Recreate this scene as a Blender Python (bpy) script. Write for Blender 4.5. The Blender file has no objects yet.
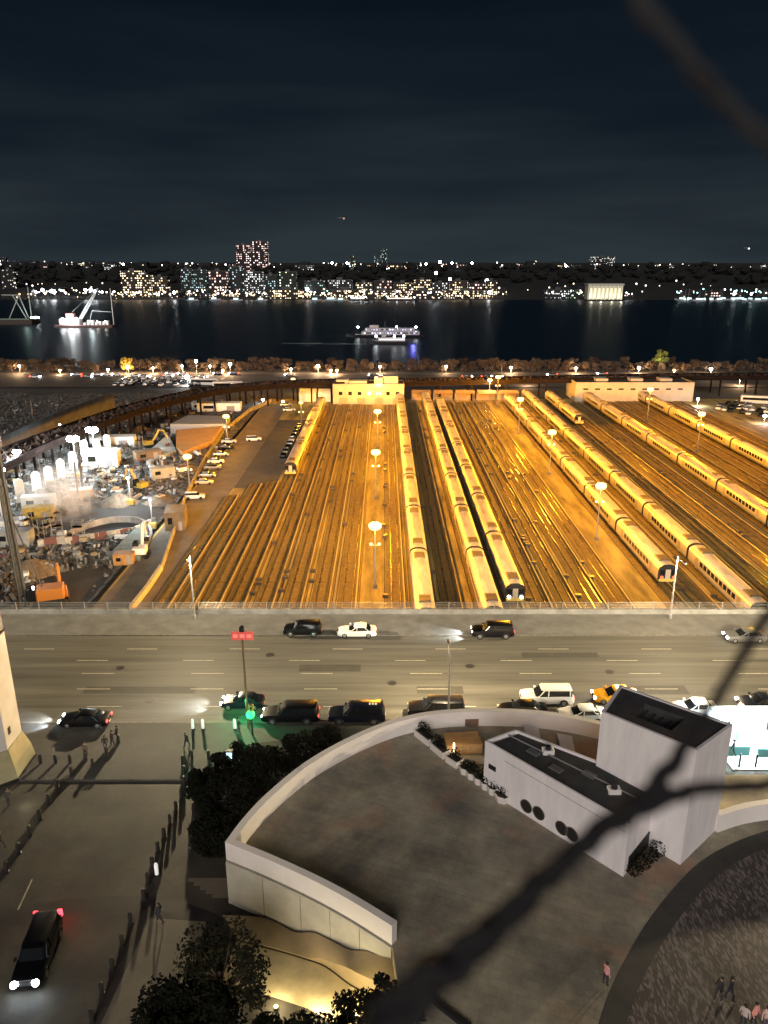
import bpy, bmesh, math, random
from mathutils import Vector, Matrix, Euler, noise
R = math.radians
random.seed(7)
sc = bpy.context.scene
col = sc.collection

# ------------------------------------------------------------------ camera
H = 44.0; PITCH = R(18.01); F = 769.0
cd = bpy.data.cameras.new('camera'); cam = bpy.data.objects.new('camera', cd); col.objects.link(cam)
cam.location = (0, 0, H); cam.rotation_euler = (math.pi/2 - PITCH, 0, 0)
cd.sensor_fit = 'VERTICAL'; cd.sensor_height = 36.0; cd.lens = 36.0*F/1024.0
cd.clip_start = 0.01; cd.clip_end = 30000
cd.dof.use_dof = True; cd.dof.focus_distance = 90.0; cd.dof.aperture_fstop = 8.5
sc.camera = cam

# ------------------------------------------------------------------ night sky
w = bpy.data.worlds.new('World'); sc.world = w; w.use_nodes = True
nt = w.node_tree; nt.nodes.clear()
wo = nt.nodes.new('ShaderNodeOutputWorld'); bg = nt.nodes.new('ShaderNodeBackground')
tc = nt.nodes.new('ShaderNodeTexCoord'); sx = nt.nodes.new('ShaderNodeSeparateXYZ')
rp = nt.nodes.new('ShaderNodeValToRGB')
nt.links.new(tc.outputs['Generated'], sx.inputs[0])
mp = nt.nodes.new('ShaderNodeMapping'); mp.inputs['Scale'].default_value = (1.2, 1.2, 9)
nz = nt.nodes.new('ShaderNodeTexNoise'); nz.inputs['Scale'].default_value = 2.2; nz.inputs['Detail'].default_value = 4
nt.links.new(tc.outputs['Generated'], mp.inputs[0]); nt.links.new(mp.outputs[0], nz.inputs[0])
ad = nt.nodes.new('ShaderNodeMath'); ad.operation = 'MULTIPLY_ADD'; ad.inputs[1].default_value = 0.26; ad.inputs[2].default_value = -0.13
nt.links.new(nz.outputs[0], ad.inputs[0])
a2 = nt.nodes.new('ShaderNodeMath'); a2.operation = 'ADD'
nt.links.new(sx.outputs[2], a2.inputs[0]); nt.links.new(ad.outputs[0], a2.inputs[1])
nt.links.new(a2.outputs[0], rp.inputs[0]); nt.links.new(rp.outputs[0], bg.inputs[0])
els = rp.color_ramp.elements
els[0].position = 0.0; els[0].color = (0.024, 0.034, 0.040, 1)
els[1].position = 0.5; els[1].color = (0.002, 0.005, 0.009, 1)
for p, c in ((0.07, (0.0155, 0.023, 0.0295, 1)), (0.16, (0.0068, 0.0115, 0.018, 1)), (0.28, (0.0028, 0.0062, 0.0115, 1))):
    e = els.new(p); e.color = c
bg.inputs[1].default_value = 1.0
nt.links.new(bg.outputs[0], wo.inputs[0])

# added fill sun for the general glow of the city behind the viewer
sd = bpy.data.lights.new('city_fill', 'SUN'); sun = bpy.data.objects.new('city_fill', sd); col.objects.link(sun)
sd.energy = 2.1; sd.angle = R(30); sd.color = (1.0, 0.91, 0.86)
sun.rotation_euler = Euler((R(66), 0, R(-8)), 'XYZ')

sc.view_settings.view_transform = 'Standard'; sc.view_settings.look = 'None'
sc.view_settings.exposure = 0.0; sc.view_settings.gamma = 1.0
sc.cycles.use_denoising = True
sc.cycles.max_bounces = 5; sc.cycles.diffuse_bounces = 2; sc.cycles.glossy_bounces = 3
sc.cycles.transparent_max_bounces = 12; sc.cycles.volume_bounces = 1
sc.cycles.sample_clamp_indirect = 3.0; sc.cycles.use_light_tree = True

# ------------------------------------------------------------------ measuring helpers
def U(px, py, z=0.0):
    "point of the photograph dropped on the level z"
    a = PITCH + math.atan((py-512)/F)
    Y = (H-z)/math.tan(a); dep = Y*math.cos(PITCH)+(H-z)*math.sin(PITCH)
    return Vector(((px-384)/F*dep, Y, z))
def XW(px, Y, z):
    dep = Y*math.cos(PITCH)+(H-z)*math.sin(PITCH)
    return (px-384)/F*dep
def ZW(py, Y):
    return H - Y*math.tan(PITCH+math.atan((py-512)/F))

# ------------------------------------------------------------------ materials
_m = {}
def mat(name, c, rough=0.7, metal=0.0, ns=None, amt=0.25, bump=0.0, bs=None, emit=None, es=0.0, stretch=(1, 1, 1), c2=None, spec=None, alpha=None, coat=0.0, sample=True, contrast=0.0):
    if name in _m: return _m[name]
    m = bpy.data.materials.new(name); m.use_nodes = True; _m[name] = m
    n = m.node_tree; b = n.nodes['Principled BSDF']
    b.inputs['Base Color'].default_value = (*c, 1); b.inputs['Roughness'].default_value = rough; b.inputs['Metallic'].default_value = metal
    if spec is not None: b.inputs['Specular IOR Level'].default_value = spec
    if coat: b.inputs['Coat Weight'].default_value = coat; b.inputs['Coat Roughness'].default_value = 0.08
    if alpha is not None: b.inputs['Alpha'].default_value = alpha
    if emit is not None:
        b.inputs['Emission Color'].default_value = (*emit, 1); b.inputs['Emission Strength'].default_value = es
    if not sample: m.cycles.emission_sampling = 'NONE'
    if ns:
        t = n.nodes.new('ShaderNodeTexCoord'); mpg = n.nodes.new('ShaderNodeMapping'); mpg.inputs['Scale'].default_value = stretch
        nn = n.nodes.new('ShaderNodeTexNoise'); nn.inputs['Scale'].default_value = ns; nn.inputs['Detail'].default_value = 6; nn.inputs['Roughness'].default_value = 0.62
        n.links.new(t.outputs['Object'], mpg.inputs[0]); n.links.new(mpg.outputs[0], nn.inputs[0])
        r = n.nodes.new('ShaderNodeValToRGB')
        k = 0.28 + contrast
        r.color_ramp.elements[0].position = min(k, 0.46); r.color_ramp.elements[1].position = max(1-k, 0.54)
        d = c2 or tuple(x*(1-amt*1.3) for x in c); l = tuple(min(1, x*(1+amt)) for x in c)
        r.color_ramp.elements[0].color = (*d, 1); r.color_ramp.elements[1].color = (*l, 1)
        n.links.new(nn.outputs[0], r.inputs[0]); n.links.new(r.outputs[0], b.inputs['Base Color'])
        rr = n.nodes.new('ShaderNodeMapRange'); rr.inputs['To Min'].default_value = max(0, rough-0.12); rr.inputs['To Max'].default_value = min(1, rough+0.12)
        n.links.new(nn.outputs[0], rr.inputs[0]); n.links.new(rr.outputs[0], b.inputs['Roughness'])
        if bump:
            n2 = n.nodes.new('ShaderNodeTexNoise'); n2.inputs['Scale'].default_value = bs or ns*6; n2.inputs['Detail'].default_value = 5
            n.links.new(mpg.outputs[0], n2.inputs[0])
            bp = n.nodes.new('ShaderNodeBump'); bp.inputs['Strength'].default_value = bump; bp.inputs['Distance'].default_value = 0.1
            n.links.new(n2.outputs[0], bp.inputs['Height']); n.links.new(bp.outputs[0], b.inputs['Normal'])
    return m

def window_mat(name, wall, fx, fz, lit, ca, cb, es, seed=0.0, wx=0.5, wz=0.45):
    "a facade whose windows are lit here and there"
    if name in _m: return _m[name]
    m = bpy.data.materials.new(name); m.use_nodes = True; _m[name] = m; m.cycles.emission_sampling = 'NONE'
    n = m.node_tree; b = n.nodes['Principled BSDF']; L = n.links.new
    b.inputs['Base Color'].default_value = (*[q*0.22 for q in wall], 1); b.inputs['Roughness'].default_value = 0.8
    t = n.nodes.new('ShaderNodeTexCoord'); s = n.nodes.new('ShaderNodeSeparateXYZ'); L(t.outputs['Object'], s.inputs[0])
    def M(op, a, b_=None, c=None):
        q = n.nodes.new('ShaderNodeMath'); q.operation = op
        for i, v in enumerate((a, b_, c)):
            if v is None: continue
            if isinstance(v, (int, float)): q.inputs[i].default_value = v
            else: L(v, q.inputs[i])
        return q.outputs[0]
    u = M('MULTIPLY', M('ADD', s.outputs[0], s.outputs[1]), 1.0/fx); v = M('MULTIPLY', s.outputs[2], 1.0/fz)
    cu = M('FLOOR', u); cv = M('FLOOR', v)
    mu = M('LESS_THAN', M('FRACT', u), wx); mv = M('LESS_THAN', M('FRACT', v), wz)
    cc = n.nodes.new('ShaderNodeCombineXYZ'); L(cu, cc.inputs[0]); L(cv, cc.inputs[1])
    oi = n.nodes.new('ShaderNodeObjectInfo'); L(M('MULTIPLY_ADD', oi.outputs['Random'], 91.0, seed), cc.inputs[2])
    wn = n.nodes.new('ShaderNodeTexWhiteNoise'); wn.noise_dimensions = '3D'; L(cc.outputs[0], wn.inputs[0])
    on = M('LESS_THAN', wn.outputs['Value'], lit)
    sc_ = n.nodes.new('ShaderNodeSeparateColor'); L(wn.outputs['Color'], sc_.inputs[0])
    mix = n.nodes.new('ShaderNodeMix'); mix.data_type = 'RGBA'; mix.inputs[6].default_value = (*ca, 1); mix.inputs[7].default_value = (*cb, 1)
    L(sc_.outputs[1], mix.inputs[0])
    L(mix.outputs[2], b.inputs['Emission Color'])
    geo = n.nodes.new('ShaderNodeNewGeometry'); sn = n.nodes.new('ShaderNodeSeparateXYZ'); L(geo.outputs['Normal'], sn.inputs[0])
    side = M('LESS_THAN', M('ABSOLUTE', sn.outputs[2]), 0.5)
    st = M('MULTIPLY', M('MULTIPLY', M('MULTIPLY', mu, mv), M('MULTIPLY', on, side)), M('MULTIPLY_ADD', sc_.outputs[2], es, es*0.25))
    L(st, b.inputs['Emission Strength'])
    return m

def glow(name, c, es, sample=False):
    return mat(name, tuple(min(1, x*0.8) for x in c), 0.5, emit=c, es=es, sample=sample)

# ------------------------------------------------------------------ mesh builder
class MB:
    def __init__(s): s.v = []; s.f = []; s.mi = []; s.cur = 0
    def add(s, vs, fs, M=None):
        o = len(s.v)
        for p in vs:
            p = Vector(p); s.v.append(M @ p if M else p)
        for f in fs: s.f.append([i+o for i in f]); s.mi.append(s.cur)
        return s
    def m(s, i): s.cur = i; return s
    def box(s, x0, x1, y0, y1, z0, z1, M=None, taper=1.0):
        cx, cy = (x0+x1)/2, (y0+y1)/2
        t = lambda x, c: c+(x-c)*taper
        vs = [(x0, y0, z0), (x1, y0, z0), (x1, y1, z0), (x0, y1, z0), (t(x0, cx), t(y0, cy), z1), (t(x1, cx), t(y0, cy), z1), (t(x1, cx), t(y1, cy), z1), (t(x0, cx), t(y1, cy), z1)]
        return s.add(vs, [(0, 3, 2, 1), (4, 5, 6, 7), (0, 1, 5, 4), (1, 2, 6, 5), (2, 3, 7, 6), (3, 0, 4, 7)], M)
    def bbox(s, x0, x1, y0, y1, z0, z1, c=0.05, M=None):
        "box with chamfered vertical edges and top"
        pts = [(x0+c, y0), (x1-c, y0), (x1, y0+c), (x1, y1-c), (x1-c, y1), (x0+c, y1), (x0, y1-c), (x0, y0+c)]
        k = len(pts); cx, cy = (x0+x1)/2, (y0+y1)/2
        sx_ = max(0.01, 1-2*c/(x1-x0)); sy_ = max(0.01, 1-2*c/(y1-y0))
        vs = [(x, y, z0) for x, y in pts]+[(x, y, z1-c) for x, y in pts]+[(cx+(x-cx)*sx_, cy+(y-cy)*sy_, z1) for x, y in pts]
        fs = [tuple(range(k))[::-1], tuple(range(2*k, 3*k))]
        for r in range(2):
            for i in range(k): fs.append((r*k+i, r*k+(i+1) % k, (r+1)*k+(i+1) % k, (r+1)*k+i))
        return s.add(vs, fs, M)
    def cyl(s, p0, p1, r0, r1=None, n=12, M=None):
        p0 = Vector(p0); p1 = Vector(p1); r1 = r0 if r1 is None else r1
        d = (p1-p0).normalized(); a = d.orthogonal().normalized(); b = d.cross(a)
        vs = []
        for p, r in ((p0, r0), (p1, r1)):
            for i in range(n):
                t = 2*math.pi*i/n; vs.append(p+a*r*math.cos(t)+b*r*math.sin(t))
        fs = [tuple(range(n))[::-1], tuple(range(n, 2*n))]+[(i, (i+1) % n, n+(i+1) % n, n+i) for i in range(n)]
        return s.add(vs, fs, M)
    def tube(s, pts, rs, n=8, M=None):
        pts = [Vector(p) for p in pts]; k = len(pts)
        if isinstance(rs, (int, float)): rs = [rs]*k
        vs = []; a = None
        for i, p in enumerate(pts):
            d = (pts[min(i+1, k-1)]-pts[max(i-1, 0)]).normalized()
            a = d.orthogonal().normalized() if a is None else (a-d*a.dot(d)).normalized()
            b = d.cross(a)
            for j in range(n):
                t = 2*math.pi*j/n; vs.append(p+a*rs[i]*math.cos(t)+b*rs[i]*math.sin(t))
        fs = [tuple(range(n))[::-1], tuple(range((k-1)*n, k*n))]
        for i in range(k-1):
            for j in range(n): fs.append((i*n+j, i*n+(j+1) % n, (i+1)*n+(j+1) % n, (i+1)*n+j))
        return s.add(vs, fs, M)
    def lathe(s, prof, n=16, c=(0, 0, 0), M=None):
        c = Vector(c); k = len(prof); vs = []
        for r, z in prof:
            for j in range(n):
                t = 2*math.pi*j/n; vs.append(c+Vector((r*math.cos(t), r*math.sin(t), z)))
        fs = [tuple(range(n))[::-1], tuple(range((k-1)*n, k*n))]
        for i in range(k-1):
            for j in range(n): fs.append((i*n+j, i*n+(j+1) % n, (i+1)*n+(j+1) % n, (i+1)*n+j))
        return s.add(vs, fs, M)
    def prism(s, poly, z0, z1, M=None):
        k = len(poly)
        g0 = z0 if callable(z0) else (lambda x, y: z0); g1 = z1 if callable(z1) else (lambda x, y: z1)
        vs = [(p[0], p[1], g0(p[0], p[1])) for p in poly]+[(p[0], p[1], g1(p[0], p[1])) for p in poly]
        fs = [tuple(range(k))[::-1], tuple(range(k, 2*k))]+[(i, (i+1) % k, k+(i+1) % k, k+i) for i in range(k)]
        return s.add(vs, fs, M)
    def wallstrip(s, path, th, z0, z1):
        "a wall of thickness th to the left of the path"
        pts = [Vector((p[0], p[1], 0)) for p in path]; k = len(pts); nn = []
        for i in range(k):
            d = (pts[min(i+1, k-1)]-pts[max(i-1, 0)]).normalized(); nn.append(Vector((-d.y, d.x, 0)))
        vs = []
        for i in range(k):
            q = pts[i]+nn[i]*th
            a = z0(i) if callable(z0) else z0; b = z1(i) if callable(z1) else z1
            vs += [(pts[i].x, pts[i].y, a), (pts[i].x, pts[i].y, b), (q.x, q.y, b), (q.x, q.y, a)]
        fs = [(0, 1, 2, 3), tuple(4*(k-1)+j for j in (3, 2, 1, 0))]
        for i in range(k-1):
            for j in range(4): fs.append((4*i+j, 4*i+(j+1) % 4, 4*(i+1)+(j+1) % 4, 4*(i+1)+j))
        return s.add(vs, fs)
    def sphere(s, c, r, n=12, m_=8, sz=1.0, M=None):
        prof = [(max(1e-3, r*math.sin(math.pi*i/m_)), -r*sz*math.cos(math.pi*i/m_)) for i in range(m_+1)]
        return s.lathe(prof, n, c, M)
    def loft(s, secs, M=None):
        "secs: list of rings with the same number of points"
        k = len(secs[0]); vs = [p for q in secs for p in q]
        fs = [tuple(range(k))[::-1], tuple(range((len(secs)-1)*k, len(secs)*k))]
        for i in range(len(secs)-1):
            for j in range(k): fs.append((i*k+j, i*k+(j+1) % k, (i+1)*k+(j+1) % k, (i+1)*k+j))
        return s.add(vs, fs, M)
    def build(s, name, mats, parent=None, smooth=False):
        me = bpy.data.meshes.new(name); me.from_pydata([tuple(p) for p in s.v], [], s.f)
        if not isinstance(mats, (list, tuple)): mats = [mats]
        for q in mats: me.materials.append(q)
        if len(mats) > 1: me.polygons.foreach_set('material_index', s.mi)
        bm = bmesh.new(); bm.from_mesh(me); bmesh.ops.recalc_face_normals(bm, faces=bm.faces); bm.to_mesh(me); bm.free()
        if smooth:
            me.shade_smooth()
            try: me.set_sharp_from_angle(angle=R(38))
            except Exception: pass
        o = bpy.data.objects.new(name, me); col.objects.link(o)
        if parent: o.parent = parent
        return o

def tag(o, label=None, cat=None, group=None, kind=None):
    if label: o['label'] = label
    if cat: o['category'] = cat
    if group: o['group'] = group
    if kind: o['kind'] = kind
    return o
def empty(name, loc=(0, 0, 0), rz=0.0):
    o = bpy.data.objects.new(name, None); col.objects.link(o); o.location = loc; o.rotation_euler = (0, 0, rz); o.empty_display_size = 0.2
    return o
def copy_tree(o, parent=None):
    c = o.copy(); col.objects.link(c); c.parent = parent
    for ch in list(o.children): copy_tree(ch, c)
    return c
def place(proto, loc, rz, label, group=None, s=1.0):
    "move the first one, copy afterwards"
    if not proto.get('_used'):
        proto['_used'] = 1; o = proto
    else:
        o = copy_tree(proto)
    o.location = loc; o.rotation_euler = (0, 0, rz); o.scale = (s, s, s); o['label'] = label
    if group: o['group'] = group
    return o
ORD = ['first', 'second', 'third', 'fourth', 'fifth', 'sixth', 'seventh', 'eighth', 'ninth', 'tenth', 'eleventh', 'twelfth', 'thirteenth', 'fourteenth', 'fifteenth', 'sixteenth', 'seventeenth', 'eighteenth', 'nineteenth', 'twentieth']
for t_ in ('twenty', 'thirty', 'forty', 'fifty', 'sixty'):
    if t_ != 'twenty': ORD.append({'thirty': 'thirtieth', 'forty': 'fortieth', 'fifty': 'fiftieth', 'sixty': 'sixtieth'}[t_])
    ORD += [t_+'-'+q for q in ORD[:9]]
def arc_points(pts, n=6):
    "smooth curve through 2D points"
    P = [Vector((p[0], p[1])) for p in pts]; out = []
    for i in range(len(P)-1):
        p0 = P[max(i-1, 0)]; p1 = P[i]; p2 = P[i+1]; p3 = P[min(i+2, len(P)-1)]
        for k in range(n):
            t = k/n
            out.append(0.5*((2*p1)+(-p0+p2)*t+(2*p0-5*p1+4*p2-p3)*t*t+(-p0+3*p1-3*p2+p3)*t**3))
    out.append(P[-1]); return out
def lamp_light(name, loc, power, color, radius=0.3, parent=None, kind='POINT', batwing=False, spot=None, rot=None, blend=0.6):
    ld = bpy.data.lights.new(name, kind); ld.energy = power; ld.color = color; ld.shadow_soft_size = radius
    if spot: ld.spot_size = R(spot); ld.spot_blend = blend
    if batwing:
        ld.use_nodes = True; n = ld.node_tree; e = n.nodes['Emission']
        t = n.nodes.new('ShaderNodeTexCoord'); s = n.nodes.new('ShaderNodeSeparateXYZ'); n.links.new(t.outputs['Normal'], s.inputs[0])
        a = n.nodes.new('ShaderNodeMath'); a.operation = 'ABSOLUTE'; n.links.new(s.outputs[2], a.inputs[0])
        mx = n.nodes.new('ShaderNodeMath'); mx.operation = 'MAXIMUM'; mx.inputs[1].default_value = 0.30; n.links.new(a.outputs[0], mx.inputs[0])
        pw = n.nodes.new('ShaderNodeMath'); pw.operation = 'POWER'; pw.inputs[1].default_value = -2.4; n.links.new(mx.outputs[0], pw.inputs[0])
        dv = n.nodes.new('ShaderNodeMath'); dv.operation = 'MULTIPLY'; dv.inputs[1].default_value = 0.15; n.links.new(pw.outputs[0], dv.inputs[0])
        n.links.new(dv.outputs[0], e.inputs['Strength'])
    o = bpy.data.objects.new(name, ld); col.objects.link(o); o.location = loc
    if rot: o.rotation_euler = rot
    if parent: o.parent = parent
    return o

# base materials
asphalt = mat('asphalt', (0.092, 0.085, 0.068), 0.75, ns=0.8, amt=0.35, bump=0.3, bs=8, stretch=(0.04, 0.9, 1), contrast=0.05)
pave = mat('sidewalk_concrete', (0.13, 0.125, 0.115), 0.85, ns=0.5, amt=0.25, bump=0.2)
plaza_m = mat('plaza_stone', (0.055, 0.046, 0.030), 0.75, ns=0.12, amt=0.35, bump=0.15, bs=3)
dark_m = mat('dark_metal', (0.02, 0.02, 0.022), 0.5, 0.3)
steel = mat('galvanised_steel', (0.32, 0.32, 0.31), 0.45, 0.6, ns=3, amt=0.2)
white_m = mat('white_panel', (0.74, 0.70, 0.69), 0.6, ns=0.9, amt=0.09, stretch=(1.5, 1.5, 0.3))
black = mat('black_rubber', (0.012, 0.012, 0.012), 0.8)
paint_w = mat('road_paint', (0.36, 0.33, 0.25), 0.7, ns=3, amt=0.3)
Zy = -9.0

# ------------------------------------------------------------------ setting: ground, river, far land
def sheet(name, x0, x1, y0, y1, z, m, thick=0.0):
    b = MB()
    if thick: b.box(x0, x1, y0, y1, z-thick, z)
    else: b.add([(x0, y0, z), (x1, y0, z), (x1, y1, z), (x0, y1, z)], [(0, 1, 2, 3)])
    o = b.build(name, m); o['kind'] = 'structure'; return o
sheet('ground', -2500, 2500, -300, 412, -9.6, mat('city_ground', (0.06, 0.055, 0.05), 0.9, ns=0.03, amt=0.4))
# river
wm = bpy.data.materials.new('river_water'); wm.use_nodes = True; n = wm.node_tree; b_ = n.nodes['Principled BSDF']
b_.inputs['Base Color'].default_value = (0.004, 0.012, 0.022, 1); b_.inputs['Roughness'].default_value = 0.36; b_.inputs['IOR'].default_value = 1.2
t_ = n.nodes.new('ShaderNodeTexCoord'); m_ = n.nodes.new('ShaderNodeMapping'); m_.inputs['Scale'].default_value = (0.35, 1.0, 1)
n1 = n.nodes.new('ShaderNodeTexNoise'); n1.inputs['Scale'].default_value = 0.22; n1.inputs['Detail'].default_value = 6; n1.inputs['Roughness'].default_value = 0.6
bp = n.nodes.new('ShaderNodeBump'); bp.inputs['Strength'].default_value = 0.55; bp.inputs['Distance'].default_value = 0.5
n.links.new(t_.outputs['Object'], m_.inputs[0]); n.links.new(m_.outputs[0], n1.inputs[0]); n.links.new(n1.outputs[0], bp.inputs['Height']); n.links.new(bp.outputs[0], b_.inputs['Normal'])
sheet('river', -6000, 6000, 411, 1300, -11.0, wm)
sheet('river_bed', -6000, 6000, -300, 1400, -14.0, mat('river_bed_mud', (0.02, 0.02, 0.02), 0.9))
# street deck with its edge above the yard
sheet('street_deck', -260, 320, -60, 92.6, -0.02, asphalt, 9.4)
def terr(x, y):
    t = max(0.0, min(1.0, (y-1330)/620.0)); t = t*t*(3-2*t)
    ridge = 34+7*noise.noise(Vector((x*0.0015, 3.1, 0)))+3*noise.noise(Vector((x*0.009, y*0.004, 1)))
    far = max(0.0, (y-2200)/4000.0)
    return -9.5+ridge*t+2.0*noise.noise(Vector((x*0.02, y*0.02, 5)))*t+far*6
b = MB(); xs = [-3200+i*80 for i in range(81)]; ys = [1205, 1230, 1300, 1380, 1450, 1520, 1600, 1680, 1760, 1840, 1930, 2100, 2400, 3000, 4200, 6000, 9000]
vs = [(x*(1 if y < 2500 else y/2500), y, terr(x, y) if y > 1210 else -13) for y in ys for x in xs]; nx = len(xs)
b.add(vs, [(j*nx+i, j*nx+i+1, (j+1)*nx+i+1, (j+1)*nx+i) for j in range(len(ys)-1) for i in range(nx-1)])
o = b.build('far_shore_hills', mat('hill_ground', (0.006, 0.007, 0.007), 0.95, ns=0.01, amt=0.4), smooth=True); o['kind'] = 'structure'
# dark wood along the ridge
b = MB(); rr = random.Random(3)
for i in range(900):
    x = rr.uniform(-1500, 1600); y = rr.uniform(1560, 2050); z = terr(x, y); r = rr.uniform(6, 13)*(1+0.5*noise.noise(Vector((x*0.006, 7, 0)))); h = rr.uniform(0.4, 0.8)
    M = Matrix.Translation((x, y, z+2)) @ Matrix.Rotation(rr.uniform(0, 6), 4, 'Z')
    n_ = 7; pr = []
    vs = []
    for k in range(5):
        rad = r*math.sin(math.pi*(k+0.5)/5.5)*1.0
        for j in range(n_):
            q = rad*rr.uniform(0.7, 1.2); t = 6.283*j/n_; vs.append((q*math.cos(t), q*math.sin(t), k*r*h*0.42+rr.uniform(-1, 1)))
    fs = [tuple(range(4*n_, 5*n_))]+[(a*n_+j, a*n_+(j+1) % n_, (a+1)*n_+(j+1) % n_, (a+1)*n_+j) for a in range(4) for j in range(n_)]
    b.add(vs, fs, M)
o = b.build('far_shore_woods', mat('far_wood', (0.004, 0.005, 0.004), 0.95, ns=0.05, amt=0.5)); tag(o, 'dark wooded ridge beyond the river', 'woods', kind='stuff')

# ------------------------------------------------------------------ road and pavements
Yf, Yn = 86.0, 66.6
sheet('far_sidewalk', -260, 320, Yf, 91.6, 0.14, pave, 0.16)
sheet('near_sidewalk', -260, 320, 57.8, Yn, 0.14, mat('near_sidewalk_stone', (0.055, 0.052, 0.047), 0.85, ns=0.5, amt=0.3, bump=0.2), 0.16)
sheet('road', -260, 320, Yn+0.32, Yf-0.32, 0.004, asphalt)
kerb = mat('kerb_stone', (0.13, 0.12, 0.10), 0.8, ns=2, amt=0.3)
sheet('far_kerb', -260, 320, Yf-0.3, Yf-0.004, 0.15, kerb, 0.17)
sheet('near_kerb', -260, 320, Yn+0.004, Yn+0.3, 0.15, kerb, 0.17)
sheet('promenade', -260, 320, -60, 57.6, 0.004, plaza_m)
b = MB()
for py, x0 in ((649, 24), (660.5, 77), (673.5, 82), (689, 77), (706.5, 205)):
    p = U(x0, py); per = 12.3; k0 = -14
    for k in range(-10, 16):
        xx = p.x+k*per
        b.box(xx, xx+3.6, p.y-0.07, p.y+0.07, 0.008, 0.011)
o = b.build('lane_markings', paint_w); o['kind'] = 'structure'
mh = empty('manhole_cover'); tag(mh, 'x', 'manhole cover')
MB().cyl((0, 0, 0.006), (0, 0, 0.016), 0.42, n=20).build('cover', mat('iron', (0.025, 0.023, 0.02), 0.5, 0.5), mh)
MB().lathe([(0.43, 0.006), (0.50, 0.006), (0.50, 0.018), (0.43, 0.018)], 20).build('rim', mat('iron_rim', (0.06, 0.055, 0.05), 0.5, 0.5), mh)
for i, (px, py) in enumerate(((120, 668), (270, 655), (392, 683), (470, 666), (610, 672), (668, 652), (150, 700), (715, 690))):
    place(mh, U(px, py, 0), 0, 'dark iron manhole cover in the avenue, ' + ('left end of the road', 'behind the red sign', 'in the middle lanes before the white sedan', 'below the black SUV with headlights', 'above the white SUV', 'near the right street lamp', 'beyond the lone black sedan', 'by the car with the sunroof')[i], 'manhole covers')
pt = MB()
for i, (px, py, w_, d_) in enumerate(((330, 668, 7, 1.6), (560, 655, 9, 1.2), (140, 690, 12, 1.4), (650, 690, 8, 1.8), (440, 690, 5, 1.5))):
    p = U(px, py, 0); pt.box(p.x-w_/2, p.x+w_/2, p.y-d_/2, p.y+d_/2, 0.0045, 0.0065)
o = pt.build('asphalt_patch', mat('patch_asphalt', (0.05, 0.045, 0.035), 0.8, ns=1, amt=0.3)); o['kind'] = 'structure'
# pale parking line close to the near kerb and crosswalk border
b = MB(); p0 = U(18, 910); p1 = U(32, 880); d = (p1-p0)
b.tube([p0+Vector((0, 0, 0.012)), p1+Vector((0, 0, 0.012))], 0.06, 4)
o = b.build('road_line', paint_w); o['kind'] = 'structure'
sheet('paving_border', U(118, 755).x, U(245, 755).x, U(0, 756.5).y, U(0, 754.5).y, 0.012, mat('pale_stone', (0.4, 0.37, 0.3), 0.7))

# dark curved band crossing the promenade
pts = [(-20, 925), (0, 915), (50, 902), (110, 896), (160, 898), (200, 908), (222, 918)]
top = arc_points([U(x, y).xy for x, y in pts]); bot = arc_points([U(x, y+14).xy for x, y in pts])
b = MB(); vs = [(p.x, p.y, 0.012) for p in top]+[(p.x, p.y, 0.012) for p in bot]; k = len(top)
b.add(vs, [(i, i+1, k+i+1, k+i) for i in range(k-1)])
o = b.build('dark_paving_band', mat('dark_granite', (0.018, 0.016, 0.015), 0.6, ns=1, amt=0.3)); o['kind'] = 'structure'
# forecourt slope lighter patch
b = MB(); poly = [U(x, y).xy for x, y in ((98, 1030), (150, 918), (206, 922), (185, 1000), (130, 1060), (60, 1060))]
b.add([(p.x, p.y, 0.016) for p in poly], [tuple(range(len(poly)))])
o = b.build('pale_path', mat('path_stone', (0.14, 0.12, 0.085), 0.75, ns=0.5, amt=0.2, bump=0.2)); o['kind'] = 'structure'
b = MB()
for i in range(5):
    a = U(188+i*6, 880+i*4); c = U(226, 884+i*5)
    b.box(min(a.x, c.x), max(a.x, c.x), a.y-0.18, a.y+0.18, 0.012, 0.02+i*0.004)
o = b.build('steps', mat('path_stone', (0.2, 0.2, 0.2))); o['kind'] = 'structure'

# ------------------------------------------------------------------ yard edge fence (glass and rail panels)
def ybox(*a): return MB().box(*a)
fpost = None; fx0, fx1 = -72.0, 86.0; npan = 53; st = (fx1-fx0)/npan
fen = empty('parapet_fence', (0, 91.9, 0)); tag(fen, 'long low concrete parapet with steel rail fence along the rail yard side', 'fence')
MB().box(fx0, fx1, -0.2, 0.2, -0.2, 0.75).build('parapet_wall', mat('parapet_concrete', (0.2, 0.2, 0.19), 0.85, ns=0.6, amt=0.3), fen)
for h in (0.95, 1.2, 1.45, 1.7): MB().tube([(fx0, 0, h), (fx1, 0, h)], 0.03, 6).build('rail', steel, fen)
pm = MB().box(-0.04, 0.04, -0.05, 0.05, 0.75, 1.78).build('post', steel, fen); pm.location.x = fx0
for i in range(1, npan+1):
    c = pm.copy(); col.objects.link(c); c.location.x = fx0+i*st

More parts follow.
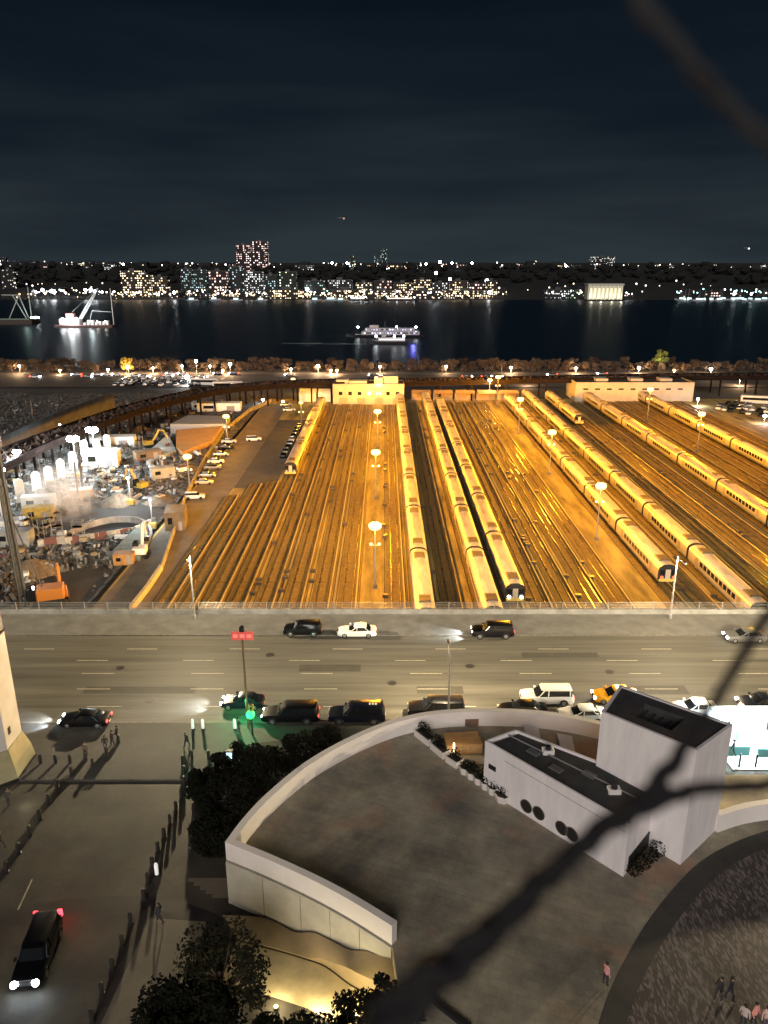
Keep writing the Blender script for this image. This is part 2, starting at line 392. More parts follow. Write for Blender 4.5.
# ------------------------------------------------------------------ the rail yard
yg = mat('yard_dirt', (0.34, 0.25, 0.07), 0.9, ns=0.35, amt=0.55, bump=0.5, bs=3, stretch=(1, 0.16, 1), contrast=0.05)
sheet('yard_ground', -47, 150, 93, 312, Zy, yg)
sheet('yard_service_road', -46.5, -37.2, 93, 300, Zy+0.012, mat('service_road', (0.17, 0.14, 0.10), 0.9, ns=0.3, amt=0.25))
sheet('yard_parking_apron', -37.1, -27, 182, 268, Zy+0.014, mat('apron_asphalt', (0.075, 0.072, 0.068), 0.9, ns=0.3, amt=0.3))
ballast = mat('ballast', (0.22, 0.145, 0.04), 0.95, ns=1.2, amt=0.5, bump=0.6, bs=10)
# sleeper pattern in the ballast
def sleepers(m):
    n = m.node_tree; L = n.links.new; b = n.nodes['Principled BSDF']; src = b.inputs['Base Color'].links[0].from_socket
    t = n.nodes.new('ShaderNodeTexCoord'); s = n.nodes.new('ShaderNodeSeparateXYZ'); L(t.outputs['Object'], s.inputs[0])
    a = n.nodes.new('ShaderNodeMath'); a.operation = 'MULTIPLY'; a.inputs[1].default_value = 1/0.75; L(s.outputs[1], a.inputs[0])
    f = n.nodes.new('ShaderNodeMath'); f.operation = 'FRACT'; L(a.outputs[0], f.inputs[0])
    g = n.nodes.new('ShaderNodeMath'); g.operation = 'LESS_THAN'; g.inputs[1].default_value = 0.36; L(f.outputs[0], g.inputs[0])
    mx = n.nodes.new('ShaderNodeMix'); mx.data_type = 'RGBA'; L(g.outputs[0], mx.inputs[0]); L(src, mx.inputs[6]); mx.inputs[7].default_value = (0.17, 0.11, 0.03, 1)
    L(mx.outputs[2], b.inputs['Base Color'])
sleepers(ballast)
railm = mat('rail_steel', (0.42, 0.36, 0.30), 0.28, 0.9, ns=1, amt=0.3, stretch=(1, 0.1, 1))
rust = mat('rusty_steel', (0.13, 0.07, 0.04), 0.6, 0.4, ns=2, amt=0.3)
third = mat('third_rail_board', (0.45, 0.35, 0.16), 0.6, ns=1, amt=0.2, stretch=(1, 0.05, 1))
tracks = [(-36, 107, 176), (-32, 107, 186), (-28, 107, 188), (-24, 107, 300), (-19.4, 107, 302), (-14.8, 107, 302), (-10.4, 107, 302), (-6, 107, 298), (2.0, 107, 298),
          (6.2, 107, 298), (11.2, 107, 302), (16.4, 107, 302), (21, 107, 304), (25.6, 107, 304), (30.1, 107, 304), (34.6, 107, 304), (38.8, 107, 304), (47.6, 107, 304), (52.4, 107, 304),
          (57, 107, 304), (61.4, 107, 304), (65.8, 107, 304), (70.6, 107, 304), (75.6, 107, 304), (80.6, 107, 304), (85, 107, 304), (89, 107, 304), (94, 107, 306), (98.4, 107, 308), (102.8, 107, 308), (107.6, 107, 308), (112.4, 107, 306), (117, 107, 306)]
track_protos = {}
for i, (X, y0, y1) in enumerate(tracks):
    L_ = y1-y0
    if L_ not in track_protos:
        t = empty('railway_track'); tag(t, 'x', 'railway track', 'parallel tracks of the rail yard')
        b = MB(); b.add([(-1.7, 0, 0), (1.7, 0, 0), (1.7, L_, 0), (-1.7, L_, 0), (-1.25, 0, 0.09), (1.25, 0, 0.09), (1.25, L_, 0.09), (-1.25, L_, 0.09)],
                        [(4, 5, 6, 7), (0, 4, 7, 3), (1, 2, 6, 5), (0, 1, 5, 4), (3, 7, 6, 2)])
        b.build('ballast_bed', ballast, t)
        for s in (-0.72, 0.72):
            b = MB(); b.box(s-0.07, s+0.07, 0, L_, 0.095, 0.11).box(s-0.035, s+0.035, 0, L_, 0.11, 0.26).build('rail', railm, t)
        b = MB(); b.box(1.28, 1.52, 1, L_-1, 0.3, 0.42).build('third_rail', third, t)
        MB().box(1.36, 1.46, 1, L_-1, 0.0, 0.299).build('rail_support', rust, t)
        MB().box(-1.95, -1.83, 1, L_-1, -0.01, 0.06).build('cable_run', mat('dark_cable', (0.04, 0.02, 0.012), 0.8), t)
        MB().box(1.86, 1.94, 3, L_-4, -0.01, 0.05).build('cable_run', mat('dark_cable', (0, 0, 0)), t)
        track_protos[L_] = t
    if X < 6: lab = 'railway track, %s to the left of the train beside the dark strip' % ORD[8-i]
    elif X == 6.2: lab = 'railway track under the train beside the dark strip'
    else: lab = 'railway track, %s to the right of the train beside the dark strip' % ORD[i-10]
    place(track_protos[L_], (X, y0, Zy+0.02), 0, lab)
# small steel signal and switch boxes between tracks
bx = MB(); bx.bbox(-0.45, 0.45, -0.3, 0.3, 0, 0.55, 0.05)
boxp = empty('switch_box'); tag(boxp, 'x', 'switch box', 'small dark switch boxes between the tracks')
bx.build('box_body', mat('dark_box', (0.05, 0.035, 0.025), 0.7), boxp)
MB().box(-0.5, 0.5, -0.35, 0.35, 0.551, 0.6).build('lid', mat('box_lid', (0.10, 0.08, 0.06), 0.5), boxp)
rr = random.Random(11); gaps = [-21.7, -17.1, -12.6, -8.2, 0.2, 8.8, 13.8, 23.4, 27.9, 32.4, 36.7, 50.0, 54.8, 68.2, 73.0]
for i in range(110):
    g = rr.choice(gaps); y = rr.uniform(112, 285)
    place(boxp, (g+rr.uniform(-0.35, 0.35), y, Zy+0.005), rr.uniform(-0.2, 0.2), 'small dark metal switch box on the ground between yard tracks')
# cable trunking boards between some tracks
for i, g in enumerate((-17.1, -8.2, 8.8, 27.9, 36.7, 50.0, 68.2, 78.2, 91.5)):
    t = MB().box(g-0.16, g+0.16, 109, 298, Zy+0.01, Zy+0.14).build('cable_trough', mat('trough_concrete', (0.30, 0.24, 0.12), 0.8, ns=0.5, amt=0.3, stretch=(1, 0.1, 1)))
    tag(t, 'pale concrete cable trough running between tracks, %s from the service road' % ORD[i], 'cable trough', 'cable troughs of the yard')

# ---- trains
stain = mat('carriage_steel', (0.50, 0.46, 0.42), 0.38, 0.45, ns=0.8, amt=0.15, stretch=(1, 0.2, 1))
roofm = mat('carriage_roof', (0.46, 0.42, 0.38), 0.55, 0.1, ns=0.5, amt=0.35, stretch=(2.5, 0.3, 1))
glassd = mat('dark_window', (0.01, 0.012, 0.014), 0.1, spec=0.4)
CL, CG = 24.95, 0.6
CSEC = []
def carriage_meshes():
    P = {}
    hw = 1.6
    sec = [(-hw+0.12, 0.95), (hw-0.12, 0.95), (hw, 1.25), (hw, 2.9), (hw-0.16, 3.42), (hw-0.55, 3.75), (0.6, 3.93), (0, 3.96), (-0.6, 3.93), (-hw+0.55, 3.75), (-hw+0.16, 3.42), (-hw, 2.9), (-hw, 1.25)]
    CSEC[:] = sec
    b = MB(); b.loft([[(x, 0.0, z) for x, z in sec], [(x, CL, z) for x, z in sec]])
    P['shell'] = b
    b = MB(); sec2 = [(x, z+0.012) for x, z in sec if z > 3.4]
    ring = lambda y: [(x, y, z+0.02) for x, z in sec if z > 3.4]+[(x, y, z+0.005) for x, z in reversed([q for q in sec if q[1] > 3.4])]
    P['roof'] = MB().loft([ring(0.35), ring(CL-0.35)])
    b = MB(); b.box(-1.35, 1.35, 2.2, CL-2.2, 0.5, 0.95); P['underframe'] = b
    b = MB()
    for y in (2.6, 5.0, CL-5.0, CL-2.6): b.cyl((-0.85, y, 0.46), (0.85, y, 0.46), 0.44, n=14)
    P['bogie'] = b
    return P
CP = carriage_meshes()
def hvac(): 
    b = MB(); b.bbox(-0.95, 0.95, -1.3, 1.3, 3.86, 4.12, 0.08)
    for k in (-0.62, 0.62): b.cyl((0.45, k*1.15, 4.12), (0.45, k*1.15, 4.17), 0.36, n=10).cyl((-0.45, k*1.15, 4.12), (-0.45, k*1.15, 4.17), 0.36, n=10)
    return b
mesh_cache = {}
def part(name, key, builder, m, parent, smooth=False):
    if key not in mesh_cache:
        o = builder().build(name, m, parent, smooth); mesh_cache[key] = o.data; return o
    o = bpy.data.objects.new(name, mesh_cache[key]); col.objects.link(o); o.parent = parent; return o
hv = mat('hvac_unit', (0.17, 0.13, 0.08), 0.6, 0.4)
def make_train(X, y0, n, label, cab=True, lights=None, windows=True):
    t = empty('commuter_train', (X, y0, Zy+0.28)); tag(t, label, 'train', 'parked commuter trains')
    for k in range(n):
        c = part('carriage', 'car_shell', lambda: CP['shell'], stain, t, True); c.location = (0, k*(CL+CG), 0)
        part('roof', 'car_roof', lambda: CP['roof'], roofm, c, True)
        def eb():
            b = MB()
            for y in (-0.02,): b.loft([[(x*1.012, y, z+0.015) for x, z in CSEC], [(x*1.012, y+0.16, z+0.015) for x, z in CSEC]])
            return b
        part('end_bulkhead', 'car_eb', eb, black, c)
        e2 = part('end_bulkhead', 'car_eb', eb, black, c); e2.location = (0, CL-0.12, 0)
        part('underframe', 'car_uf', lambda: CP['underframe'], black, c)
        part('bogie', 'car_bg', lambda: CP['bogie'], rust, c)
        for y in (3.3, CL-3.3):
            h = part('roof_unit', 'car_hv', hvac, hv, c); h.location = (0, y, 0)
        if k < n-1: part('gangway', 'car_gw', lambda: MB().box(-0.7, 0.7, CL-0.01, CL+CG, 0.9, 3.3), black, c)
        if windows:
            for s in (-1, 1):
                def wb(s=s):
                    b = MB()
                    for q in range(9):
                        ya = 5.3+q*1.62; b.box(s*1.601-0.012, s*1.601+0.012, ya, ya+1.2, 1.95, 2.8)
                    return b
                part('window', 'car_w%d' % s, wb, glassd, c)
                for y in (3.4, CL-4.7):
                    dd = part('door', 'car_d%d' % s, lambda s=s: MB().box(s*1.604-0.014, s*1.604+0.014, 0, 1.3, 1.0, 3.0), mat('carriage_door', (0.35, 0.3, 0.24), 0.4, 0.4), c); dd.location.y = y
                part('waist_stripe', 'car_s%d' % s, lambda s=s: MB().box(s*1.603-0.008, s*1.603+0.008, 0.3, CL-0.3, 1.15, 1.3), mat('train_blue', (0.03, 0.05, 0.12), 0.4), c)
    if cab:
        f = MB().bbox(-1.5, 1.5, -0.13, 0.02, 0.95, 3.6, 0.05).build('cab_front', mat('cab_black', (0.02, 0.02, 0.022), 0.35), t)
        for x in (-0.95, 0.95): MB().box(x-0.42, x+0.42, -0.16, -0.132, 2.25, 3.05).build('cab_window', glassd, t)
        MB().box(-0.42, 0.42, -0.17, -0.132, 1.0, 3.15).build('end_door', mat('end_door', (0.55, 0.5, 0.42), 0.4, 0.4), t)
        MB().box(-1.45, 1.45, -0.2, -0.132, 1.0, 1.5).build('end_sill', mat('end_yellow', (0.55, 0.42, 0.1), 0.6), t)
        for x in (-1.0, 1.0):
            lm = lights or mat('lens_off', (0.5, 0.5, 0.45), 0.2)
            MB().cyl((x, -0.28, 1.75), (x, -0.14, 1.75), 0.24 if lights else 0.13, n=12).build('headlight', lm, t)
    return t
headw = glow('train_headlight', (1, 0.93, 0.72), 45)
redl = glow('train_marker', (1, 0.08, 0.03), 4)
make_train(6.2, 104.0, 8, 'long silver commuter train straight ahead of the low parapet wall beside the dark strip')
make_train(16.4, 104.5, 8, 'silver train whose front reaches the parapet, next to the train with lit headlights')
make_train(21.0, 113.0, 7, 'silver train with bright lit headlights standing short of the parapet', lights=headw)
make_train(48.2, 121.0, 7, 'silver train with a dark cab front stopped behind the tall street lamp', lights=redl)
make_train(57.0, 106.0, 8, 'train directly right of the one with the dark cab front')
make_train(65.8, 256.0, 2, 'short train parked near the long shed at the far end', lights=redl)
make_train(80.6, 150.5-51, 8, 'long train with dark window band crossing the right side of the yard')
make_train(102.8, 118.0, 8, 'outermost train of the yard on the river shed side')
make_train(-24.0, 191.0, 4, 'train standing alone beside the parked cars and the grey asphalt', lights=mat('lens_off', (0.5, 0.5, 0.45), 0.2))

# ---- yard light masts
sod = (1.0, 0.40, 0.012)
sodm = glow('sodium_lamp', (1.0, 0.80, 0.36), 1.9)
sodm2 = glow('sodium_lens_small', (1.0, 0.62, 0.22), 10)
def yard_light(X, Y, label, hgt=11.0, pw=50000, size=0.95):
    t = empty('yard_light', (X, Y, Zy)); tag(t, label, 'light mast', 'sodium light masts of the yard')
    MB().tube([(0, 0, 0), (0, 0, hgt*0.5), (0, 0, hgt)], [0.17, 0.13, 0.09], 10).build('mast', steel, t)
    MB().bbox(-0.35, 0.35, -0.35, 0.35, 0, 0.5, 0.05).build('mast_base', pave, t)
    MB().tube([(-1.0, 0, hgt-0.15), (1.0, 0, hgt-0.15)], 0.06, 6).tube([(0, -0.8, hgt-0.15), (0, 0.8, hgt-0.15)], 0.06, 6).build('crossarm', steel, t)
    MB().tube([(-0.8, 0, hgt-3.2), (0.8, 0, hgt-3.2)], 0.07, 6).build('lower_crossarm', steel, t)
    for k in range(6):
        a = k*math.pi/3
        MB().sphere((0.66*size*math.cos(a), 0.66*size*math.sin(a), hgt+0.25), 0.5*size, 12, 8, 1.25).build('lamp_head', sodm, t)
    for x in (-0.7, 0.7): MB().sphere((x, 0, hgt-3.0), 0.2, 8, 6).build('small_lamp', sodm2, t)
    lamp_light('sodium_light', (0, 0, hgt-0.55), pw, sod, 0.45, t, batwing=True)
    return t
for i, (x, y) in enumerate(((-1.5, 121), (-1.9, 173), (-1.9, 224), (-1.9, 275))):
    yard_light(x, y, 'sodium light mast, %s from the parapet in the middle row' % ORD[i])
for i, (x, y) in enumerate(((42.6, 145), (43.4, 195), (43.6, 245), (43.6, 295))):
    yard_light(x, y, 'sodium light mast, %s from the parapet in the row left of the dark cab train' % ORD[i])
for i, (x, y) in enumerate(((91.8, 170), (91.8, 220), (91.8, 265))):
    yard_light(x, y, 'sodium light mast, %s from the parapet in the row by the long right train' % ORD[i], pw=42000)
yard_light(-47.6, 181, 'sodium light mast beside the parked cars nearest the construction fence', 8, 12000, 0.9)
yard_light(-48.2, 232, 'sodium light mast beside the parked cars, farther along the construction fence', 8, 12000, 0.9)
yard_light(-28.5, 262, 'sodium light mast at the head of the lone train by the grey asphalt', 7, 9000, 0.6)
yard_light(-36.5, 118+212-20, 'sodium light mast in front of the yellow lit tents', 8, 14000, 0.8)

# ------------------------------------------------------------------ buildings at the far end of the yard
cream = mat('cream_wall', (0.42, 0.38, 0.30), 0.75, ns=0.3, amt=0.12)
def block(name, label, cat, x0, x1, y0, y1, z0, z1, wm_, rm_, par=0.5, group=None):
    t = empty(name, ((x0+x1)/2, (y0+y1)/2, z0)); tag(t, label, cat, group)
    hx, hy = (x1-x0)/2, (y1-y0)/2; h = z1-z0
    MB().box(-hx, hx, -hy, hy, 0, h).build('wall', wm_, t)
    b = MB(); e = 0.25
    b.box(-hx-0.06, hx+0.06, -hy-0.06, -hy+e, h-0.3, h+par).box(-hx-0.06, hx+0.06, hy-e, hy+0.06, h-0.3, h+par).box(-hx-0.05, -hx+e, -hy+e, hy-e, h-0.3, h+par-0.003).box(hx-e, hx+0.05, -hy+e, hy-e, h-0.3, h+par-0.003)
    b.build('parapet', wm_, t)
    MB().box(-hx+e+.01, hx-e-.01, -hy+e+.01, hy-e-.01, h+0.004, h+0.1).build('roof', rm_, t)
    return t, hx, hy, h
roofd = mat('dark_roof', (0.05, 0.05, 0.05), 0.85, ns=0.5, amt=0.3)
x0, x1 = XW(333, 300, -5), XW(404, 300, -5)
t, hx, hy, h = block('yard_office', 'white flat roofed yard office straddling the track ends', 'building', x0, x1, 299.5, 311, Zy, -1.6, cream, roofd)
rr = random.Random(2)
for x, wdt, hh in ((-hx*0.75, 5, 1.6), (-hx*0.3, 7, 1.2), (hx*0.3, 4, 2.4), (hx*0.62, 6, 3.0)):
    MB().bbox(x-wdt/2, x+wdt/2, -2, 3, h+0.1, h+hh, 0.1).build('rooftop_unit', mat('rooftop_grey', (0.4, 0.38, 0.33), 0.6), t)
for k in range(7):
    x = -hx+3+k*3.7
    wd = MB().box(x-0.7, x+0.7, -hy-0.05, -hy-0.005, 3.6, 4.9).build('window', glassd if k not in (3, 4) else glow('office_window', (0.8, 0.9, 1.0), 0.8), t)
    MB().box(x-0.8, x+0.8, -hy-0.12, -hy-0.055, 3.45, 3.58).build('sill', cream, wd)
for k in range(4):
    x = -hx+4+k*7; MB().box(x-1.6, x+1.6, -hy-0.05, -hy-0.004, 0.0, 2.6).build('track_door', mat('shed_door', (0.3, 0.26, 0.18), 0.7), t)
lamp_light('roof_floodlight', ((x0+x1)/2+3.5, 297.5, 0.2), 1500, (1, 0.66, 0.3), 0.3)
fl = MB().bbox(-0.5, 0.5, -0.25, 0.25, 0, 0.7, 0.08).build('floodlight', sodm); fl.location = ((x0+x1)/2+3.0, 299.0, 1.2); tag(fl, 'glaring yellow floodlight fixed above the yard office wall', 'floodlight')
x0, x1 = XW(572, 312, -5), XW(688, 312, -5)
t, hx, hy, h = block('maintenance_shed', 'long cream maintenance shed at the far right end of the tracks', 'building', x0, x1, 306, 322, Zy, -1.9, cream, roofd)
for k in range(9):
    x = -hx+4+k*4.7; MB().box(x-1.0, x+1.0, -hy-0.05, -hy-0.005, 4.6, 5.2).build('window', glassd, t)
for x in (-hx*0.5, hx*0.1, hx*0.6): MB().bbox(x-2.5, x+2.5, -2.5, 2.5, h+.1, h+1.2, 0.1).build('rooftop_unit', mat('rooftop_grey', (0.4, 0.38, 0.33)), t)
# open wash sheds between
for i in range(5):
    xa = XW(412+i*22, 303, -6); xb = XW(431+i*22, 303, -6)
    t = empty('track_end_shed', ((xa+xb)/2, 306, Zy)); tag(t, 'low brown canopy over track ends, %s right of the yard office' % ORD[i], 'shed', 'low canopies behind the tracks')
    hx = (xb-xa)/2
    b = MB(); b.add([(-hx, -3, 3.6), (hx, -3, 3.6), (hx, 3, 3.6), (-hx, 3, 3.6), (-hx, 0, 4.6), (hx, 0, 4.6)], [(0, 1, 5, 4), (3, 4, 5, 2), (0, 4, 3), (1, 2, 5), (0, 3, 2, 1)]); b.build('roof', mat('shed_roof', (0.25, 0.17, 0.1), 0.7, ns=1, amt=0.2), t)
    for x in (-hx+0.3, hx-0.3):
        MB().cyl((x, -2.7, 0), (x, -2.7, 3.59), 0.12, n=8).build('leg', steel, t)
    MB().box(-hx, hx, 2.6, 2.8, 0, 3.59).build('back_wall', mat('shed_wall', (0.4, 0.3, 0.2), 0.8), t)
# yellow lit tents by the office
for i, (pa, pb) in enumerate(((299, 316), (318, 331))):
    xa, xb = XW(pa, 305, -6), XW(pb, 305, -6); hx = (xb-xa)/2
    t = empty('work_tent', ((xa+xb)/2, 308, Zy)); tag(t, 'pale work tent lit yellow, %s from the yard office' % ('second' if i == 0 else 'next'), 'tent', 'work tents')
    b = MB(); b.add([(-hx, -3, 3.0), (hx, -3, 3.0), (hx, 3, 3.0), (-hx, 3, 3.0), (-hx, 0, 4.8), (hx, 0, 4.8)], [(0, 1, 5, 4), (3, 4, 5, 2), (0, 4, 3), (1, 2, 5)]); b.build('roof', mat('tent_canvas', (0.75, 0.68, 0.5), 0.7), t)
    MB().box(-hx+.05, hx-.05, -2.9, 2.9, 0, 2.99).build('side_wall', mat('tent_canvas', (0.75, 0.68, 0.5)), t)
lamp_light('tent_light', (XW(318, 300, -6), 301, -4), 1200, (1, 0.62, 0.2), 0.3)

# ------------------------------------------------------------------ elevated park viaduct curving round the yard
hl = [(900, 372), (768, 374), (680, 374.5), (600, 376), (500, 378), (420, 379.5), (330, 380.5), (285, 382), (245, 384.5), (205, 389), (165, 397), (125, 407), (90, 418), (50, 432), (0, 451), (-50, 476)]
hp = arc_points([U(x, y, -1.5).xy for x, y in hl], 5)
t = empty('elevated_walkway'); tag(t, 'dark elevated walkway on steel columns curving around the rail yard', 'viaduct')
hm = mat('viaduct_deck', (0.03, 0.02, 0.018), 0.9, ns=0.3, amt=0.4, spec=0.1)
MB().wallstrip(hp, 9.0, -2.0, -1.5).build('deck', hm, t)
MB().wallstrip(hp, 0.3, -2.7, -0.8).build('outer_girder', mat('viaduct_steel', (0.014, 0.010, 0.009), 0.9, ns=0.5, amt=0.3, spec=0.05), t)
hq = []
for i in range(len(hp)):
    d = (hp[min(i+1, len(hp)-1)]-hp[max(i-1, 0)]).normalized(); hq.append(hp[i]+Vector((-d.y, d.x))*8.7)
MB().wallstrip(hq, 0.3, -2.7, -0.8).build('inner_girder', mat('viaduct_steel', (0, 0, 0)), t)
cm = MB().box(-0.3, 0.3, -0.3, 0.3, Zy-.3, -2.71).build('column', mat('viaduct_steel', (0, 0, 0)), t)
first = True
for i in range(0, len(hp), 2):
    for q in (hp, hq):
        c = cm if first else cm.copy()
        if not first: col.objects.link(c)
        first = False; c.location = (q[i].x, q[i].y, 0)
# planting on the deck (brushy)
b = MB(); rr = random.Random(8)
for i in range(len(hp)*26):
    k = rr.randrange(len(hp)-1); f = rr.random(); p = hp[k].lerp(hp[k+1], f).lerp(hq[k].lerp(hq[k+1], f), rr.uniform(0.1, 0.9)); s = rr.uniform(0.3, 0.9)
    a = rr.uniform(0, 6.28); b.add([(p.x-s*math.cos(a), p.y-s*math.sin(a), -1.5), (p.x+s*math.cos(a), p.y+s*math.sin(a), -1.5), (p.x+rr.uniform(-.3, .3), p.y, -1.5+s*1.2)], [(0, 1, 2)])
o = b.build('walkway_grass', mat('dry_grass', (0.05, 0.03, 0.02), 0.9)); tag(o, 'dry brown planting along the elevated walkway', 'grass', kind='stuff')
# second, concrete ramp
rpth = arc_points([U(x, y, -2).xy for x, y in ((112, 392), (80, 403), (50, 415), (20, 428), (-20, 446), (-60, 462))], 4)
t = tag(MB().wallstrip(rpth, 0.6, -9.4, lambda i: -2.0).build('ramp_wall', mat('ramp_concrete', (0.12, 0.12, 0.12), 0.85, ns=0.3, amt=0.3)), 'pale concrete ramp wall running behind the construction site', 'retaining wall')

# ------------------------------------------------------------------ highway, river edge, trees
sheet('highway', -700, 800, 345, 387, -9.3, mat('highway_asphalt', (0.07, 0.06, 0.055), 0.8, ns=0.1, amt=0.3))
sheet('riverside_path', -700, 800, 387.5, 411.5, -9.2, mat('riverside_paving', (0.12, 0.10, 0.08), 0.85, ns=0.1, amt=0.3), 1.8)
# cars
def car_body(L, W, Hh, kind):
    "lofted hull: stations from tail to nose"
    hw = W/2
    def ring(x, zb, zt, w, tw):
        return [(x, -w, zb+0.12), (x, -w*0.92, zb), (x, w*0.92, zb), (x, w, zb+0.12), (x, w, zb+(zt-zb)*0.62), (x, tw, zt-0.03), (x, tw*0.6, zt), (x, -tw*0.6, zt), (x, -tw, zt-0.03), (x, -w, zb+(zt-zb)*0.62)]
    if kind == 'sedan': st = [(-0.5, 0.42, 0.78, .80), (-0.485, 0.30, 0.90, .90), (-0.44, 0.26, 0.98, .96), (-0.3, 0.24, 1.0, 1), (0.1, 0.22, 0.95, 1), (0.3, 0.22, 0.92, .99), (0.42, 0.24, 0.82, .95), (0.48, 0.28, 0.70, .86), (0.5, 0.36, 0.58, .74)]
    else: st = [(-0.5, 0.5, 1.05, .90), (-0.49, 0.40, 1.16, .95), (-0.45, 0.36, 1.2, .99), (-0.3, 0.32, 1.2, 1), (0.1, 0.32, 1.16, 1), (0.28, 0.32, 1.13, 1), (0.42, 0.34, 1.06, .97), (0.485, 0.38, 0.98, .92), (0.5, 0.46, 0.86, .86)]
    b = MB(); b.loft([ring(x*L, zb, zt, hw*w, hw*w*0.94) for x, zb, zt, w in st]); return b
def car_cabin(L, W, Hh, kind, inset=0.0, zcut=0.0):
    hw = W/2
    if kind == 'sedan': base = (-0.40*L, 0.24*L, 0.93); topx = (-0.24*L, 0.06*L)
    elif kind == 'suv': base = (-0.485*L, 0.26*L, 1.1); topx = (-0.455*L, 0.12*L)
    else: base = (-0.485*L, 0.30*L, 1.1); topx = (-0.47*L, 0.20*L)
    return base, topx
def make_car(name, L, W, Hh, kind, paint, parts=True, hl=None, tl=None, roof=None, label='x', cat='car'):
    t = empty(name); tag(t, label, cat)
    base, topx = car_cabin(L, W, Hh, kind); hw = W/2
    body = car_body(L, W, Hh, kind); zb = base[2]
    def cabin(z0, z1, e, xa0, xa1, xb0, xb1, w0, w1):
        r = lambda z, a, c, w: [(a, -w*0.86, z), (a+0.12, -w, z), (c-0.25, -w, z), (c, -w*0.8, z), (c, w*0.8, z), (c-0.25, w, z), (a+0.12, w, z), (a, w*0.86, z)]
        m1 = MB(); m1.loft([r(z0, xa0, xa1, w0), r(z1, xb0, xb1, w1)]); return m1
    gh = cabin(zb-0.1, Hh-0.09, 0, base[0], base[1], topx[0], topx[1], hw*0.93, hw*0.76)
    rf = cabin(Hh-0.09, Hh, 0, topx[0]-0.05, topx[1]+0.08, topx[0]+0.15, topx[1]-0.2, hw*0.785, hw*0.66)
    wr = 0.34 if kind == 'sedan' else 0.40
    whx = (-0.3*L, 0.31*L)
    paintR = roof or paint
    if not parts:
        b = MB(); b.v, b.f, b.mi = list(body.v), list(body.f), [0]*len(body.f)
        b.m(1); b.add(gh.v, gh.f); b.m(0); b.add(rf.v, rf.f); b.m(2)
        for x in whx:
            for s in (-1, 1): b.cyl((x, s*(hw-0.2), wr), (x, s*(hw+0.02), wr), wr, n=10)
        col.objects.unlink(t); bpy.data.objects.remove(t)
        o = b.build(name, [paint, glassd, black], smooth=True); tag(o, label, cat); return o
    body.build('body', paint, t, True)
    g = gh.build('cabin', glassd, t, True)
    rf.build('roof', paintR, t, True)
    # pillars
    for x0_, x1_ in ((base[1]-0.3, topx[1]-0.25), (0.0*L, 0.0*L-0.05), (base[0]+0.35, topx[0]+0.2)):
        for s in (-1, 1):
            MB().tube([(x0_, s*hw*0.945, zb-0.1), (x1_, s*hw*0.785, Hh-0.07)], 0.045, 6).build('pillar', paint, g)
    for x in whx:
        for s in (-1, 1):
            wl = MB().cyl((x, s*(hw-0.22), wr), (x, s*(hw+0.025), wr), wr, n=20).build('wheel', black, t, True)
            MB().cyl((x, s*(hw+0.02), wr), (x, s*(hw+0.04), wr), wr*0.62, wr*0.5, n=12).build('rim', mat('alloy', (0.45, 0.45, 0.46), 0.3, 0.9), wl, True)
            MB().tube([(x-wr*1.15, s*(hw+0.005), wr*0.8), (x-wr*0.8, s*(hw+0.01), wr*1.75), (x, s*(hw+0.01), wr*2.12), (x+wr*0.8, s*(hw+0.01), wr*1.75), (x+wr*1.15, s*(hw+0.005), wr*0.8)], 0.045, 5).build('wheel_arch', black if kind != 'sedan' else paint, t)
    hz = 0.66 if kind == 'sedan' else 0.84
    for s in (-1, 1):
        MB().bbox(L*0.465, L*0.499, s*hw*0.62-0.2, s*hw*0.62+0.2, hz-0.10, hz+0.10, 0.03).build('headlight', hl or mat('lens_off', (0.5, 0.5, 0.45)), t)
        MB().bbox(-L*0.503, -L*0.485, s*hw*0.72-0.17, s*hw*0.72+0.17, hz+0.02, hz+0.24, 0.02).build('taillight', tl or mat('lens_red', (0.35, 0.01, 0.01), 0.2), t)
        MB().bbox(base[1]-0.45, base[1]-0.22, s*(hw+0.1)-0.09, s*(hw+0.1)+0.09, zb+0.02, zb+0.2, 0.03).build('mirror', paint, t)
    MB().bbox(L*0.47, L*0.503, -hw*0.4, hw*0.4, hz-0.22, hz+0.06, 0.02).build('grille', black, t)
    MB().bbox(-L*0.505, -L*0.492, -0.26, 0.26, hz-0.28, hz-0.14, 0.005).build('number_plate', mat('plate', (0.6, 0.55, 0.3)), t)
    return t
def paint(name, c, m=0.1): return mat(name, c, 0.3, m, coat=0.25, spec=0.3)
pb = paint('black_paint', (0.005, 0.005, 0.006)); pw_ = paint('white_paint', (0.75, 0.74, 0.7), 0); pn = paint('navy_paint', (0.006, 0.008, 0.016)); pg = paint('grey_paint', (0.18, 0.18, 0.18), 0.5)
py_ = paint('taxi_yellow', (0.85, 0.38, 0.02), 0); pr_ = paint('red_paint', (0.3, 0.03, 0.02), 0)
hon = glow('headlight_on', (0.85, 0.95, 1.0), 40); ton = glow('taillight_on', (1.0, 0.06, 0.05), 5)
PI = math.pi
def put(t, px, py, rz=PI, z=0.01):
    p = U(px, py, z); t.location = p; t.rotation_euler = (0, 0, rz); return t
put(make_car('parked_suv', 4.7, 1.92, 1.72, 'suv', pb, label='black SUV parked along the far kerb in front of the white sedan'), 303, 634)
put(make_car('parked_sedan', 4.85, 1.86, 1.45, 'sedan', pw_, label='white sedan parked along the far kerb behind a black SUV'), 357, 635)
put(make_car('driving_suv', 5.2, 1.98, 1.82, 'suv', pb, hl=hon, tl=ton, label='black SUV with headlights on beside the far kerb, red tail lights lit'), 492, 636)
put(make_car('dark_sedan', 4.9, 1.88, 1.46, 'sedan', pg, hl=hon, label='dark grey sedan with headlights on near the right end of the far kerb'), 744, 640)
